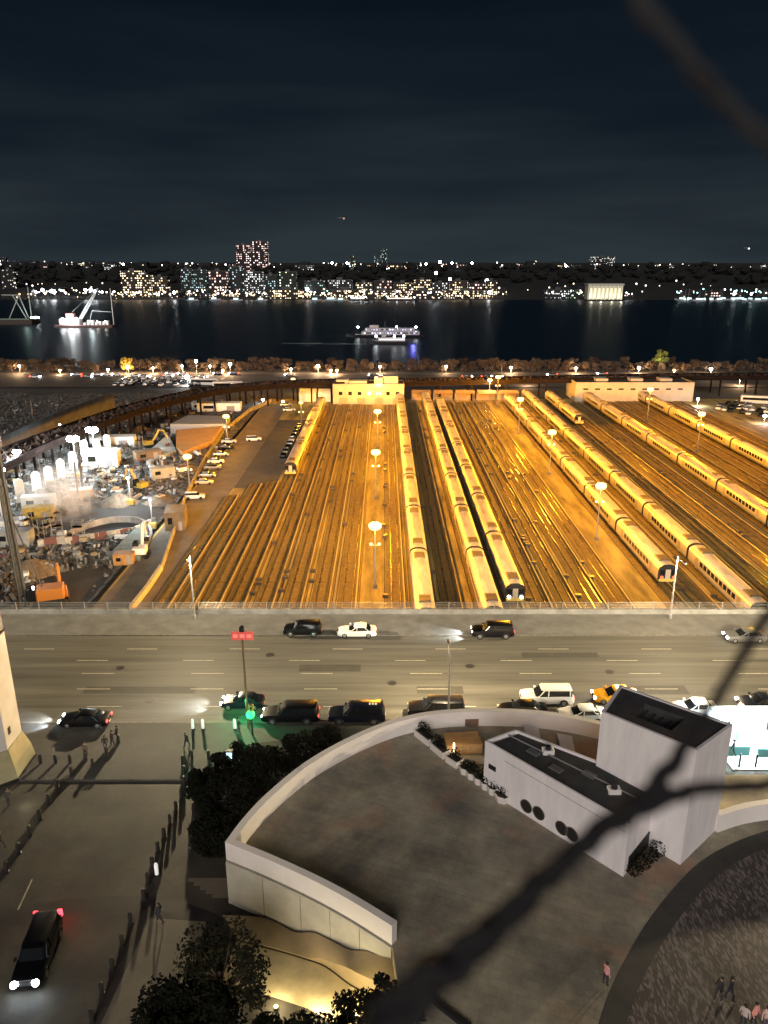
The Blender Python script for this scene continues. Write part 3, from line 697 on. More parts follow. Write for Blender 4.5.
put(make_car('driving_sedan', 4.9, 1.86, 1.45, 'sedan', pb, hl=hon, tl=ton, label='black sedan driving alone past the bollards with headlights on'), 86, 724)
put(make_car('dark_sedan', 4.4, 1.8, 1.45, 'sedan', pn, hl=hon, label='dark car with lit headlights passing behind the green traffic light'), 243, 706)
put(make_car('black_van', 5.7, 2.05, 1.92, 'suv', pb, hl=hon, tl=ton, label='black SUV with lit lights stopped just right of the green traffic light', cat='SUV'), 291, 720)
nv = put(make_car('parked_suv', 5.7, 2.05, 1.92, 'suv', pn, label='navy SUV with pale marks on its roof between two black ones', cat='SUV'), 357, 720)
put(make_car('parked_suv', 5.8, 2.05, 1.90, 'suv', pb, label='black SUV parked beside the highest point of the curved terrace wall', cat='SUV'), 436, 714.5)
put(make_car('parked_sedan', 5.0, 1.88, 1.44, 'sedan', pb, label='black sedan parked between a black SUV and a white sedan by the terrace wall'), 522, 714.5)
put(make_car('white_suv', 5.4, 2.0, 1.85, 'suv', pw_, tl=ton, label='white SUV with dark windows double parked beside the near row'), 546, 702)
put(make_car('parked_sedan', 4.8, 1.86, 1.45, 'sedan', pw_, label='white sedan parked beside the near kerb just left of the tall white tower'), 581, 719)
tx = put(make_car('taxi', 4.85, 1.86, 1.5, 'sedan', py_, hl=hon, label='orange yellow taxi half hidden behind the tall white tower', cat='taxi'), 615, 700)
MB().bbox(-0.3, 0.1, -0.35, 0.35, 1.51, 1.68, 0.04).build('roof_sign', glow('taxi_sign', (1, 0.8, 0.5), 2), tx)
put(make_car('white_sedan', 4.6, 1.86, 1.5, 'sedan', pw_, label='white car with dark sunroof just right of the tall white tower'), 694, 713)
put(make_car('parked_sedan', 4.8, 1.86, 1.46, 'sedan', pn, hl=hon, label='dark blue car behind the brightly lit kiosk'), 760, 707)
for k in range(3): MB().box(-2.0+k*0.3, -1.82+k*0.3, -0.12, 0.25, 1.921, 1.93).build('roof_mark', mat('mark_pale', (0.6, 0.6, 0.58), 0.6), nv)
# the van at the lower left, coming towards the viewer
pa, pb2 = U(30, 985), U(48, 935); ang = math.atan2(pa.y-pb2.y, pa.x-pb2.x)
v = make_car('moving_van', 5.1, 1.95, 1.75, 'suv', pb, hl=glow('headlight_strong', (0.8, 0.92, 1.0), 60), tl=ton, label='black van driving towards the viewer over the plaza with bright headlights', cat='van')
v.location = ((pa.x+pb2.x)/2, (pa.y+pb2.y)/2, 0.02); v.rotation_euler = (0, 0, ang)
def beam(obj, L, z, power, col_=(0.8, 0.9, 1.0), sz=60):
    for s in (-1, 1):
        lamp_light('headlight_beam', (L*0.52, s*0.65, z), power, col_, 0.08, obj, 'SPOT', spot=sz, rot=(R(80), 0, R(-90)))
beam(v, 5.1, 0.8, 2500)
for ch in v.children:
    if ch.name.startswith('headlight') and ch.type == 'MESH': ch.scale = (1.02, 1.0, 1.0); MB().sphere((2.56, 0.66 if 'headlight' in ch.name and not v.get('_a') else -0.66, 0.84), 0.21, 12, 8).build('lens', glow('headlight_strong', (1, 1, 1), 60), ch); v['_a'] = 1
for sgn in (-1, 1): MB().bbox(-2.62, -2.45, sgn*0.8-0.15, sgn*0.8+0.15, 1.0, 1.5, 0.03).build('brake_light', glow('brake_red', (1.0, 0.04, 0.06), 6), v)
del v['_a']
lamp_light('brake_glow', (-3.2, 0.6, 1.0), 60, (1, 0.05, 0.05), 0.1, v)
for o in list(col.objects):
    if o.type == 'EMPTY' and o.get('label', '').startswith(('black sedan driving', 'dark car with lit', 'black SUV with lit', 'black SUV with headlights')):
        L_ = 4.9; beam(o, 5.2, 0.75, 2600)

# sidewalk lamp posts over the road
stm = glow('street_lamp_lens', (1.0, 0.78, 0.45), 9)
def street_lamp(X, Y, h, label, arm=2.2, toward=-1, pw=2200, z0=0.14, c=(1.0, 0.79, 0.48), spot=False):
    t = empty('street_lamp', (X, Y, z0)); tag(t, label, 'street lamp', 'tall street lamps along the avenue')
    MB().tube([(0, 0, 0), (0, 0, h*0.6), (0, 0, h)], [0.13, 0.1, 0.07], 10).build('pole', steel, t)
    MB().lathe([(0.25, 0), (0.25, 0.4), (0.16, 0.6), (0.13, 0.62)], 12).build('pole_base', steel, t)
    MB().tube([(0, 0, h-0.6), (-0.1, toward*arm*0.5, h-0.05), (0, toward*arm, h+0.05)], 0.05, 8).build('arm', steel, t)
    hd = MB().bbox(-0.18, 0.18, toward*arm-0.45, toward*arm+0.45, h-0.02, h+0.16, 0.05).build('lamp_head', steel, t)
    MB().box(-0.13, 0.13, toward*arm-0.35, toward*arm+0.35, h-0.05, h-0.022).build('lens', stm, hd)
    if spot: lamp_light('street_light', (0, toward*arm, h-0.25), pw*0.5, c, 0.2, t, 'SPOT', spot=150 if toward > 0 else 146, rot=(R(38 if toward > 0 else -10), 0, 0), blend=0.7)
    else: lamp_light('street_light', (0, toward*arm, h-0.25), pw, c, 0.2, t, batwing=True)
    return t
pL = U(196, 617); pR = U(672, 622)
street_lamp(pL.x, 90.4, 8.6, 'slim street lamp on the far sidewalk beside the left tracks', pw=34000)
street_lamp(pR.x, 90.4, 8.6, 'slim street lamp on the far sidewalk before the dark cab train', pw=30000)
p = U(448, 728)
street_lamp(p.x, 65.9, 8.2, 'thin street lamp on the near sidewalk behind the curved terrace wall', toward=1, pw=36000, spot=True)
street_lamp(-76, 65.9, 8.2, 'street lamp on the near sidewalk beyond the left pillar', toward=1, pw=46000, spot=True)
street_lamp(48, 65.9, 8.2, 'street lamp on the near sidewalk beyond the lit kiosk', toward=1, pw=30000)

# red sign on its pole, traffic light
p = U(248, 727, 0.14); zt = ZW(640, p.y)
t = empty('road_sign', (p.x, p.y, 0.14)); tag(t, 'red illuminated road sign on a tall dark pole over the avenue', 'road sign')
MB().cyl((0, 0, 0), (0, 0, zt), 0.1, n=10).build('pole', mat('rust_pole', (0.12, 0.07, 0.04), 0.6), t)
MB().bbox(-1.05, 1.05, -0.09, 0.09, zt-0.1, zt+0.75, 0.06).build('sign_board', glow('sign_red', (0.75, 0.10, 0.08), 0.42), t)
for x in (-0.65, 0, 0.65): MB().box(x-0.22, x+0.22, -0.12, -0.095, zt+0.15, zt+0.5).build('sign_lens', glow('sign_red2', (0.9, 0.25, 0.2), 0.6), t)
MB().bbox(-0.22, 0.22, -0.2, 0.2, zt+0.78, zt+1.3, 0.05).build('sign_lamp', dark_m, t)
p = U(262, 735, 0.14); zt = ZW(705, p.y)
t = empty('traffic_light', (p.x-0.9, p.y, 0.14)); tag(t, 'traffic light shining green at the near kerb', 'traffic light')
MB().cyl((0, 0, 0), (0, 0, 3.4), 0.08, n=10).build('pole', dark_m, t)
MB().bbox(-0.22, 0.22, -0.2, 0.2, 2.2, 3.4, 0.05).build('housing', mat('signal_yellow', (0.25, 0.18, 0.03), 0.6), t)
gm = glow('green_light', (0.03, 1.0, 0.16), 2.6)
MB().sphere((-0.05, -0.25, 2.45), 0.42, 14, 8).build('green_lens', gm, t)
for z in (2.8, 3.12): MB().sphere((0, -0.22, z), 0.12, 10, 6).build('dark_lens', mat('lens_dark', (0.03, 0.01, 0.01), 0.2), t)
lamp_light('green_glow', (-0.6, -0.9, 2.5), 160, (0.0, 1.0, 0.32), 0.2, t)
lamp_light('green_glow', (-1.6, 2.2, 2.2), 700, (0.0, 1.0, 0.32), 0.2, t)

# ------------------------------------------------------------------ raised terrace with curved parapet
TZ, TF = 5.3, 3.8
arc_px = [(225, 842), (243, 818), (268, 792), (305, 762), (345, 739), (385, 722), (425, 712), (470, 708.5), (520, 709), (560, 713), (600, 721), (640, 732)]
arcw = arc_points([U(x, y, TZ).xy for x, y in arc_px], 5)
fr_px = [(392, 926), (360, 906), (330, 889), (300, 874), (262, 857), (225, 842)]
frw = arc_points([U(x, y, TZ).xy for x, y in fr_px], 4)
# floor polygon: front wall -> arc -> round the right side -> bottom
floor_poly = [v for v in frw[:-1]]+[v for v in arcw]+[Vector((22.5, 56.5)), Vector((24.5, 53.6)), Vector((60, 53.6)), Vector((60, -20)), Vector((-2, -20)), U(408, 1045, TF).xy]
t = empty('terrace_block', (0, 0, 0)); tag(t, 'raised terrace with curved white parapet and plain lower wall', 'terrace')
tfm = mat('terrace_floor', (0.105, 0.088, 0.055), 0.75, ns=0.2, amt=0.35, bump=0.25, bs=4, c2=(0.06, 0.052, 0.04), contrast=0.12)
def slabs(m, c1, c2, c3, size=1.3, rot=20):
    n = m.node_tree; L = n.links.new; b = n.nodes['Principled BSDF']
    for l in list(b.inputs['Base Color'].links): n.links.remove(l)
    t = n.nodes.new('ShaderNodeTexCoord'); mp = n.nodes.new('ShaderNodeMapping'); mp.inputs['Rotation'].default_value = (0, 0, R(rot)); L(t.outputs['Object'], mp.inputs[0])
    br = n.nodes.new('ShaderNodeTexBrick'); br.inputs['Scale'].default_value = 1/size; br.inputs['Color1'].default_value = (0.93, 0.93, 0.93, 1); br.inputs['Color2'].default_value = (1.05, 1.05, 1.05, 1); br.inputs['Mortar'].default_value = (0.84, 0.84, 0.84, 1); br.inputs['Mortar Size'].default_value = 0.012; L(mp.outputs[0], br.inputs[0])
    nz = n.nodes.new('ShaderNodeTexNoise'); nz.inputs['Scale'].default_value = 0.2; nz.inputs['Detail'].default_value = 9; nz.inputs['Roughness'].default_value = 0.62; nz.inputs['Distortion'].default_value = 0.0; L(mp.outputs[0], nz.inputs[0])
    rp = n.nodes.new('ShaderNodeValToRGB'); e = rp.color_ramp.elements; e[0].position = 0.36; e[0].color = (*c1, 1); e[1].position = 0.64; e[1].color = (*c3, 1); q = e.new(0.5); q.color = (*c2, 1); L(nz.outputs[0], rp.inputs[0])
    nz2 = n.nodes.new('ShaderNodeTexNoise'); nz2.inputs['Scale'].default_value = 0.21; nz2.inputs['Detail'].default_value = 3; mp2 = n.nodes.new('ShaderNodeMapping'); mp2.inputs['Location'].default_value = (31, 7, 0); L(t.outputs['Object'], mp2.inputs[0]); L(mp2.outputs[0], nz2.inputs[0])
    r2 = n.nodes.new('ShaderNodeMapRange'); r2.inputs['From Min'].default_value = 0.56; r2.inputs['From Max'].default_value = 0.72; r2.inputs['To Max'].default_value = 0.6; L(nz2.outputs[0], r2.inputs[0])
    m3 = n.nodes.new('ShaderNodeMix'); m3.data_type = 'RGBA'; L(r2.outputs[0], m3.inputs[0]); L(rp.outputs[0], m3.inputs[6]); m3.inputs[7].default_value = (c2[0]*1.5, c2[1]*0.95, c2[2]*0.8, 1)
    m2 = n.nodes.new('ShaderNodeMix'); m2.data_type = 'RGBA'; m2.blend_type = 'MULTIPLY'; m2.inputs[0].default_value = 1.0; L(m3.outputs[2], m2.inputs[6]); L(br.outputs[0], m2.inputs[7]); L(m2.outputs[2], b.inputs['Base Color'])
slabs(tfm, (0.13, 0.12, 0.098), (0.235, 0.208, 0.15), (0.34, 0.31, 0.22), 2.4)
slabs(plaza_m, (0.022, 0.020, 0.017), (0.040, 0.035, 0.026), (0.065, 0.057, 0.042), 0.9, -12)
b = MB(); b.prism([(p.x, p.y) for p in floor_poly], 0.0, TF)
b.build('terrace_floor', tfm, t)
parm = mat('parapet_white', (0.70, 0.66, 0.62), 0.6, ns=0.5, amt=0.07)
MB().wallstrip(arcw, -0.55, 3.7, TZ).build('curved_parapet', parm, t, True)
MB().wallstrip(frw, -0.5, 3.7, TZ-0.002).build('front_parapet', parm, t, True)
# lower wall slightly set back below the parapet band (panels)
def inset(path, d):
    out = []
    for i in range(len(path)):
        q = (path[min(i+1, len(path)-1)]-path[max(i-1, 0)]).normalized(); out.append(path[i]+Vector((-q.y, q.x))*d)
    return out
lowm = mat('lower_wall', (0.42, 0.40, 0.33), 0.8, ns=0.5, amt=0.18)
MB().wallstrip(inset(frw, 0.0), 0.10, -0.05, 3.66).build('front_wall', lowm, t, True)
for i in range(1, 5):
    k = int(i*len(frw)/5); q = frw[k]; d = (frw[k+1]-frw[k-1]).normalized(); nrm = Vector((-d.y, d.x))
    pts_ = [q+nrm*0.10, q+nrm*0.115]
    M = Matrix.Translation((q.x+nrm.x*0.108, q.y+nrm.y*0.108, 0)) @ Matrix.Rotation(math.atan2(d.y, d.x), 4, 'Z')
    MB().box(-0.012, 0.012, -0.01, 0.01, 0.0, 3.6, M).build('panel_joint', mat('joint_dark', (0.05, 0.05, 0.045), 0.8), t)

# wavy landscaped ledge under the front wall, lit from a hidden lamp
l1 = [(222, 915), (265, 918), (292, 931), (318, 934), (345, 948), (372, 953), (396, 960)]
l2 = [(236, 938), (275, 948), (305, 957), (325, 960), (350, 969), (372, 980), (398, 986)]
def wall_y(px):
    "distance of the front wall behind the picture column px"
    best = min(frw, key=lambda q: abs(384+F*q.x/(q.y*math.cos(PITCH)+(H-TZ)*math.sin(PITCH))-px)); return best.y
def lpt(px, py, off, lo):
    Y = wall_y(px)-off; z = ZW(py, Y)
    if z < lo: p = U(px, py, lo); return p
    return Vector((XW(px, Y, z), Y, z))
def sm3(pts):
    xy = arc_points([(p.x, p.y) for p in pts], 5); n_ = len(pts); out = []
    for i, q in enumerate(xy):
        f = i/5; k = min(int(f), n_-2); f -= k; f = f*f*(3-2*f); out.append(Vector((q.x, q.y, pts[k].z*(1-f)+pts[k+1].z*f)))
    return out
A_ = sm3([lpt(x, y, 0.35, 0.4) for x, y in l1]); B_ = sm3([lpt(x, y, 1.5, 0.25) for x, y in l2])
lg = empty('stone_ledge'); tag(lg, 'wavy pale stone ledge below the terrace wall lit by warm light', 'ledge')
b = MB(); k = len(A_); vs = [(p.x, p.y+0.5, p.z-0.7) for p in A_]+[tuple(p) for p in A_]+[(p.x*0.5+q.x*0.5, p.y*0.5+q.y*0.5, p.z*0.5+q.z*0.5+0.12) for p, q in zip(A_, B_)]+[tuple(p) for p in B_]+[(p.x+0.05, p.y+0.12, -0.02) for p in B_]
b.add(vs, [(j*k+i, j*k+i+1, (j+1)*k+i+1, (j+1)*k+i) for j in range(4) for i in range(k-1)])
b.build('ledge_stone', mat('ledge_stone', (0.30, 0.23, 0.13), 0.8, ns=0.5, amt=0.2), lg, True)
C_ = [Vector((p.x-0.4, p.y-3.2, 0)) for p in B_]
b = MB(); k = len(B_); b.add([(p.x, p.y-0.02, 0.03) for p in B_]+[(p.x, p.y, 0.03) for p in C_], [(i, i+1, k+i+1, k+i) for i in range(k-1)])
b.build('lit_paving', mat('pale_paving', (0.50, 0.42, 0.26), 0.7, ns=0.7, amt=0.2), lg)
for i, (px, py) in enumerate(((318, 1012), (356, 1014), (276, 1006))):
    p = U(px, py, 0.3)
    bl = empty('ground_floodlight', (p.x, p.y, 0.03)); tag(bl, 'small warm ground floodlight before the wavy ledge, %s' % ('hidden by shrubs in the middle', 'nearest the end of the wall', 'nearest the big tree')[i], 'floodlight', 'ground floodlights')
    MB().cyl((0, 0, 0), (0, 0, 0.22), 0.13, 0.16, 10).build('casing', dark_m, bl)
    MB().cyl((0, 0, 0.221), (0, 0, 0.25), 0.12, n=10).build('lens', glow('warm_lens', (1, 0.8, 0.45), 2), bl)
    lamp_light('warm_light', (0, 0.1, 0.75), 270, (1.0, 0.80, 0.42), 0.25, bl)

# ---- circular paved square at the right, with its dark ring
ring_px = [(594, 1040), (606, 1000), (622, 965), (645, 925), (672, 890), (700, 862), (735, 842), (775, 828)]
ro = arc_points([U(x, y, TF).xy for x, y in ring_px], 5)
rin_px = [(622, 1040), (634, 1000), (650, 965), (673, 927), (700, 893), (728, 868), (758, 852), (800, 838)]
ri = arc_points([U(x, y, TF).xy for x, y in rin_px], 5)
far = [Vector((60, U(775, 828, TF).y+1)), Vector((60, 15)), Vector((ro[0].x+2, 15))]
b = MB(); b.prism([(p.x, p.y) for p in ro]+[(p.x, p.y) for p in far], TF+0.002, TF+0.01)
o = b.build('dark_ring_paving', mat('ring_granite', (0.045, 0.042, 0.036), 0.65, ns=0.8, amt=0.3)); o['kind'] = 'structure'
sq = mat('square_pavers', (0.12, 0.10, 0.085), 0.6, ns=0.5, amt=0.2)
n = sq.node_tree; L = n.links.new; bs_ = n.nodes['Principled BSDF']
t_ = n.nodes.new('ShaderNodeTexCoord'); m_ = n.nodes.new('ShaderNodeMapping'); m_.inputs['Rotation'].default_value = (0, 0, R(8)); L(t_.outputs['Object'], m_.inputs[0])
vo = n.nodes.new('ShaderNodeTexVoronoi'); vo.inputs['Scale'].default_value = 4.2; m_.inputs['Scale'].default_value = (2.3, 0.7, 1); L(m_.outputs[0], vo.inputs[0])
s_ = n.nodes.new('ShaderNodeSeparateColor'); L(vo.outputs['Color'], s_.inputs[0])
rp_ = n.nodes.new('ShaderNodeValToRGB'); rp_.color_ramp.elements[0].color = (0.06, 0.05, 0.043, 1); rp_.color_ramp.elements[1].color = (0.20, 0.17, 0.15, 1); rp_.color_ramp.elements[0].position = 0.45
L(s_.outputs[0], rp_.inputs[0]); L(rp_.outputs[0], bs_.inputs['Base Color'])
far2 = [Vector((60, U(800, 838, TF).y+1)), Vector((60, 15)), Vector((ri[0].x+2, 15))]
b = MB(); b.prism([(p.x, p.y) for p in ri]+[(p.x, p.y) for p in far2], TF+0.012, TF+0.018)
o = b.build('square_paving', sq); o['kind'] = 'structure'
# paving joints over the terrace
b = MB()
rr = random.Random(5)
for k in range(9):
    x = 1+k*3.2; b.box(x-0.04, x+0.04, 20, 49-k*0.4, TF+0.0008, TF+0.0014)
b.f = b.f
# low parapet to the right of the tower
pr = arc_points([U(x, y, TZ).xy for x, y in ((720, 816), (745, 808), (775, 803), (830, 796))], 4)
t2 = MB().wallstrip(pr, 0.5, TF+0.011, TZ).build('curved_low_wall', parm); tag(t2, 'curved white low wall running right from the tall white tower', 'wall')

# ---- low white building with dark roof and round windows
LB = [U(483, 788, TF).xy, U(623, 877, TF).xy, U(655, 836, TF).xy, Vector((10.6, 53.4))]
def hz(x, y):
    return 8.25
t = empty('pavilion', (0, 0, 0)); tag(t, 'low white wedge shaped pavilion with dark roof and four round windows', 'building')
b = MB(); b.prism([(p.x, p.y) for p in LB], TF+0.005, lambda x, y: hz(x, y)-0.35); b.build('wall', white_m, t)
def shrink(poly, d):
    c = sum(poly, Vector((0, 0)))/len(poly); return [p+(c-p).normalized()*d for p in poly]
b = MB(); b.prism([(p.x, p.y) for p in shrink(LB, 0.35)], lambda x, y: hz(x, y)-0.345, lambda x, y: hz(x, y)-0.2); b.build('roof', mat('membrane_roof', (0.035, 0.035, 0.033), 0.85, ns=0.8, amt=0.4), t)
loop = [Vector(p) for p in LB]+[Vector(LB[0])]
for i in range(4):
    pth = [loop[i], loop[i+1]]; d = (pth[1]-pth[0]).normalized(); nrm = Vector((-d.y, d.x))
    a, c = pth[0]-nrm*0.02, pth[1]-nrm*0.02
    b = MB(); zz = [hz(a.x, a.y), hz(c.x, c.y)]
    b.wallstrip([a, c], 0.15, lambda i: zz[i]-0.5, lambda i: zz[i]+(0.003*1)); b.build('coping', white_m, t)
d = (LB[1]-LB[0]).normalized(); nrm = Vector((d.y, -d.x))
for px, py in ((526.5, 806), (539, 813), (562, 828), (572, 834)):
    # intersect view ray with wall plane
    dirv = Vector(((px-384)/F, math.cos(PITCH)+(512-py)/F*math.sin(PITCH), -math.sin(PITCH)+(512-py)/F*math.cos(PITCH)))
    n3 = Vector((nrm.x, nrm.y, 0)); o3 = Vector((0, 0, H)); p0_ = Vector((LB[0].x, LB[0].y, 0))
    s = (p0_-o3).dot(n3)/dirv.dot(n3); P = o3+dirv*s
    wd = MB().cyl(P-n3*0.05, P+n3*0.04, 0.50, n=24).build('round_window', mat('round_window_dark', (0.02, 0.018, 0.016), 0.3), t)
    b = MB(); rg = []
    for q in range(25):
        aa = 2*PI*q/24; rg.append(P+n3*0.045+Vector((d.x, d.y, 0))*0.52*math.cos(aa)+Vector((0, 0, 1))*0.52*math.sin(aa))
    b.tube(rg, 0.04, 6).build('window_ring', mat('ring_metal', (0.16, 0.14, 0.12), 0.4, 0.6), wd)
a = LB[0]+d*0.5+nrm*0.03
M = Matrix.Translation((a.x, a.y, 0)) @ Matrix.Rotation(math.atan2(d.y, d.x), 4, 'Z')
MB().box(0, 0.7, -0.03, 0.03, 6.0, 6.4, M).build('wall_plaque', dark_m, t)
MB().box(2.0, 12.5, -0.006, 0.006, 7.42, 7.445, Matrix.Translation((LB[0].x+nrm.x*.01, LB[0].y+nrm.y*.01, 0)) @ Matrix.Rotation(math.atan2(d.y, d.x), 4, 'Z')).build('wall_groove', mat('joint_dark', (0.05, 0.05, 0.045)), t)
for px, py in ((548, 751), (614, 790)):
    p = U(px, py, 8.2); z = hz(p.x, p.y)-0.2
    v = MB().bbox(-0.45, 0.45, -0.35, 0.35, 0, 0.35, 0.05).build('roof_vent', mat('vent_white', (0.6, 0.58, 0.55), 0.5), t); v.location = (p.x, p.y, z)
    MB().cyl((0, 0, 0.351), (0, 0, 0.6), 0.25, 0.2, 12).build('vent_cap', dark_m, v)
for k, (f, g) in enumerate(((0.25, 0.5), (0.45, 0.35), (0.62, 0.6))):
    q = LB[0].lerp(LB[1], f).lerp(LB[3].lerp(LB[2], f), g); M = Matrix.Translation((q.x, q.y, 8.051)) @ Matrix.Rotation(math.atan2(d.y, d.x), 4, 'Z')
    MB().bbox(-0.5, 0.5, -0.3, 0.3, 0, 0.12, 0.02, M).build('roof_hatch', mat('hatch_grey', (0.10, 0.10, 0.10), 0.6), t)
q0, q1 = LB[0].lerp(LB[3], 0.7), LB[1].lerp(LB[2], 0.55)
MB().tube([(q0.x, q0.y, 8.13), (q1.x, q1.y, 8.13)], 0.06, 6).build('roof_pipe', mat('pipe_grey', (0.2, 0.2, 0.2), 0.6), t)
# end doorway in dark
e = (LB[2]-LB[1]).normalized(); M = Matrix.Translation((LB[1].x+e.x*0.4+e.y*0.03, LB[1].y+e.y*0.4-e.x*0.03, 0)) @ Matrix.Rotation(math.atan2(e.y, e.x), 4, 'Z')
MB().box(0.2, 3.8, -0.04, 0.03, TF+0.01, TF+1.3, M).build('dark_opening', dark_m, t)
# skylight slabs behind
for i, (cx_, cy_) in enumerate(((532.5, 733), (566, 741))):
    c4 = [U(x, y, 4.6).xy for x, y in ((cx_-9, cy_-8), (cx_+6, cy_-5), (cx_+9, cy_+10), (cx_-4, cy_+8))]
    b = MB(); b.prism([(p.x, p.y) for p in c4], 4.2, lambda x, y: 4.6)
    o = b.build('skylight', mat('skylight_pale', (0.72, 0.68, 0.63), 0.4)); tag(o, 'pale slanted skylight slab behind the pavilion, %s' % ('farther from the tower', 'nearer to the tower')[i], 'skylight', 'skylights')
    o2 = MB().box(c4[0].x, c4[0].x+0.6, c4[2].y+0.2, c4[0].y-0.2, TF+0.001, 4.199).build('plinth', dark_m, o)

# ---- tall white ventilation tower
TW = [Vector((15.9, 49.0)), Vector((20.75, 43.6)), Vector((24.7, 47.1)), Vector((18.6, 53.4))]
t = empty('ventilation_tower', (0, 0, 0)); tag(t, 'tall white angular tower with dark roof opening beside the pavilion', 'building')
zt_ = 13.0
tzf = lambda x, y: 13.2-0.1*(y-43.6)*0.9
b = MB(); b.prism([(p.x, p.y) for p in TW], TF+0.015, lambda x, y: tzf(x, y)-1.2); b.build('wall', white_m, t)
TW2 = TW
loop = [Vector(p) for p in TW]+[Vector(TW[0])]
for i in range(4):
    a, c = loop[i], loop[i+1]; zz = [tzf(a.x, a.y), tzf(c.x, c.y)]
    MB().wallstrip([a, c], 0.001 if False else 0.2, lambda i: zz[i]-1.195, lambda i: zz[i]+0.002*1).build('parapet', white_m, t)
inn = shrink(TW, 0.32)
op = [inn[0].lerp(inn[1], f).lerp(inn[3].lerp(inn[2], f), g) for f, g in ((0.28, 0.25), (0.68, 0.25), (0.68, 0.75), (0.28, 0.75))]
b = MB()  # roof slab with a hole
vs = [(p.x, p.y, tzf(p.x, p.y)-0.10) for p in inn]+[(p.x, p.y, tzf(p.x, p.y)-0.10) for p in op]+[(p.x, p.y, tzf(p.x, p.y)-1.15) for p in op]
b.add(vs, [(i, (i+1) % 4, 4+(i+1) % 4, 4+i) for i in range(4)]+[(4+i, 4+(i+1) % 4, 8+(i+1) % 4, 8+i) for i in range(4)]+[(8, 9, 10, 11)])
b.build('roof', mat('tower_roof', (0.045, 0.044, 0.045), 0.8, ns=0.8, amt=0.3), t)
for k in range(5):
    a = op[0].lerp(op[1], (k+0.5)/5); c = op[3].lerp(op[2], (k+0.5)/5)
    MB().tube([(a.x, a.y, 12.3), (c.x, c.y, 12.0)], 0.05, 5).build('louvre', dark_m, t)

# ---- shrubs, planters, beds
leafd = mat('dark_leaf', (0.008, 0.009, 0.005), 0.85, ns=0.6, amt=0.5, spec=0.1)
leafw = mat('autumn_leaf', (0.017, 0.017, 0.007), 0.8, ns=0.7, amt=0.6, spec=0.15)
bark = mat('bark', (0.09, 0.065, 0.045), 0.9, ns=4, amt=0.3)
def leaves(b, c, rad, n, s, rr, sz=0.8):
    for i in range(n):
        while True:
            q = Vector((rr.uniform(-1, 1), rr.uniform(-1, 1), rr.uniform(-1, 1)))
            if q.length < 1: break
        q = q.normalized()*(q.length**0.6)
        p = c+Vector((q.x*rad, q.y*rad, q.z*rad*sz))
        a = Vector((rr.gauss(0, 1), rr.gauss(0, 1), rr.gauss(0, 1))).normalized(); e = a.orthogonal().normalized(); ss = s*rr.uniform(0.6, 1.4)
        b.add([p-a*ss, p+e*ss*0.45, p+a*ss, p-e*ss*0.45], [(0, 1, 2, 3)])
def make_tree(name, loc, h, rad, nclump, nleaf, leaf, ls, label, seed, cat='tree', group=None, trunk=0.16, low=0.35, spread=1.0):
    rr = random.Random(seed); t = empty(name, loc); tag(t, label, cat, group)
    tb = MB(); cr = MB()
    tb.tube([(0, 0, 0), (rr.uniform(-.1, .1)*h*.2, rr.uniform(-.1, .1)*h*.2, h*0.35), (rr.uniform(-.1, .1)*h*.3, rr.uniform(-.1, .1)*h*.3, h*0.72)], [trunk, trunk*0.75, trunk*0.35], 8)
    for k in range(nclump):
        a = rr.uniform(0, 6.28); f = rr.uniform(low, 1.0); rd = rad*spread*math.sqrt(max(0, 1-((f-0.55)/0.6)**2))*rr.uniform(0.35, 0.95)
        p = Vector((rd*math.cos(a), rd*math.sin(a), h*f)); s0 = Vector((0, 0, h*max(0.25, f-0.35)))
        tb.tube([s0, s0.lerp(p, 0.5)+Vector((0, 0, -0.03*h)), p], [trunk*0.4, trunk*0.22, trunk*0.08], 5)
        leaves(cr, p, rad*rr.uniform(0.22, 0.4), nleaf, ls, rr, 0.75)
    tb.build('trunk', bark, t, True); cr.build('crown', leaf, t)
    return t
# big tree at the bottom and its neighbours
p = U(222, 1018, 0)
make_tree('broad_tree', (p.x+0.3, p.y-1.0, 0), 6.7, 3.0, 30, 120, leafw, 0.15, 'bushy tree with lit lower leaves beside the bright wavy ledge', 21)
p = U(190, 1060, 0)
make_tree('broad_tree', (p.x, p.y-1, 0), 5.0, 3.2, 30, 190, leafd, 0.17, 'dark tree at the bottom edge in front of the bushy lit tree', 22)
p = U(285, 1068, 0)
make_tree('broad_tree', (p.x, p.y-0.5, 0), 3.6, 2.6, 22, 180, leafd, 0.15, 'low dark tree below the bright ledge', 23, low=0.25)
p = U(350, 1066, 0)
make_tree('broad_tree', (p.x, p.y-0.2, 0), 3.8, 2.4, 22, 180, leafd, 0.15, 'low dark tree below the end of the terrace wall', 24, low=0.25)
p = U(402, 1050, 0)
make_tree('broad_tree', (p.x-0.3, p.y, 0), 4.4, 2.0, 18, 150, leafd, 0.15, 'dark tree standing at the end corner of the terrace wall', 25, low=0.25)
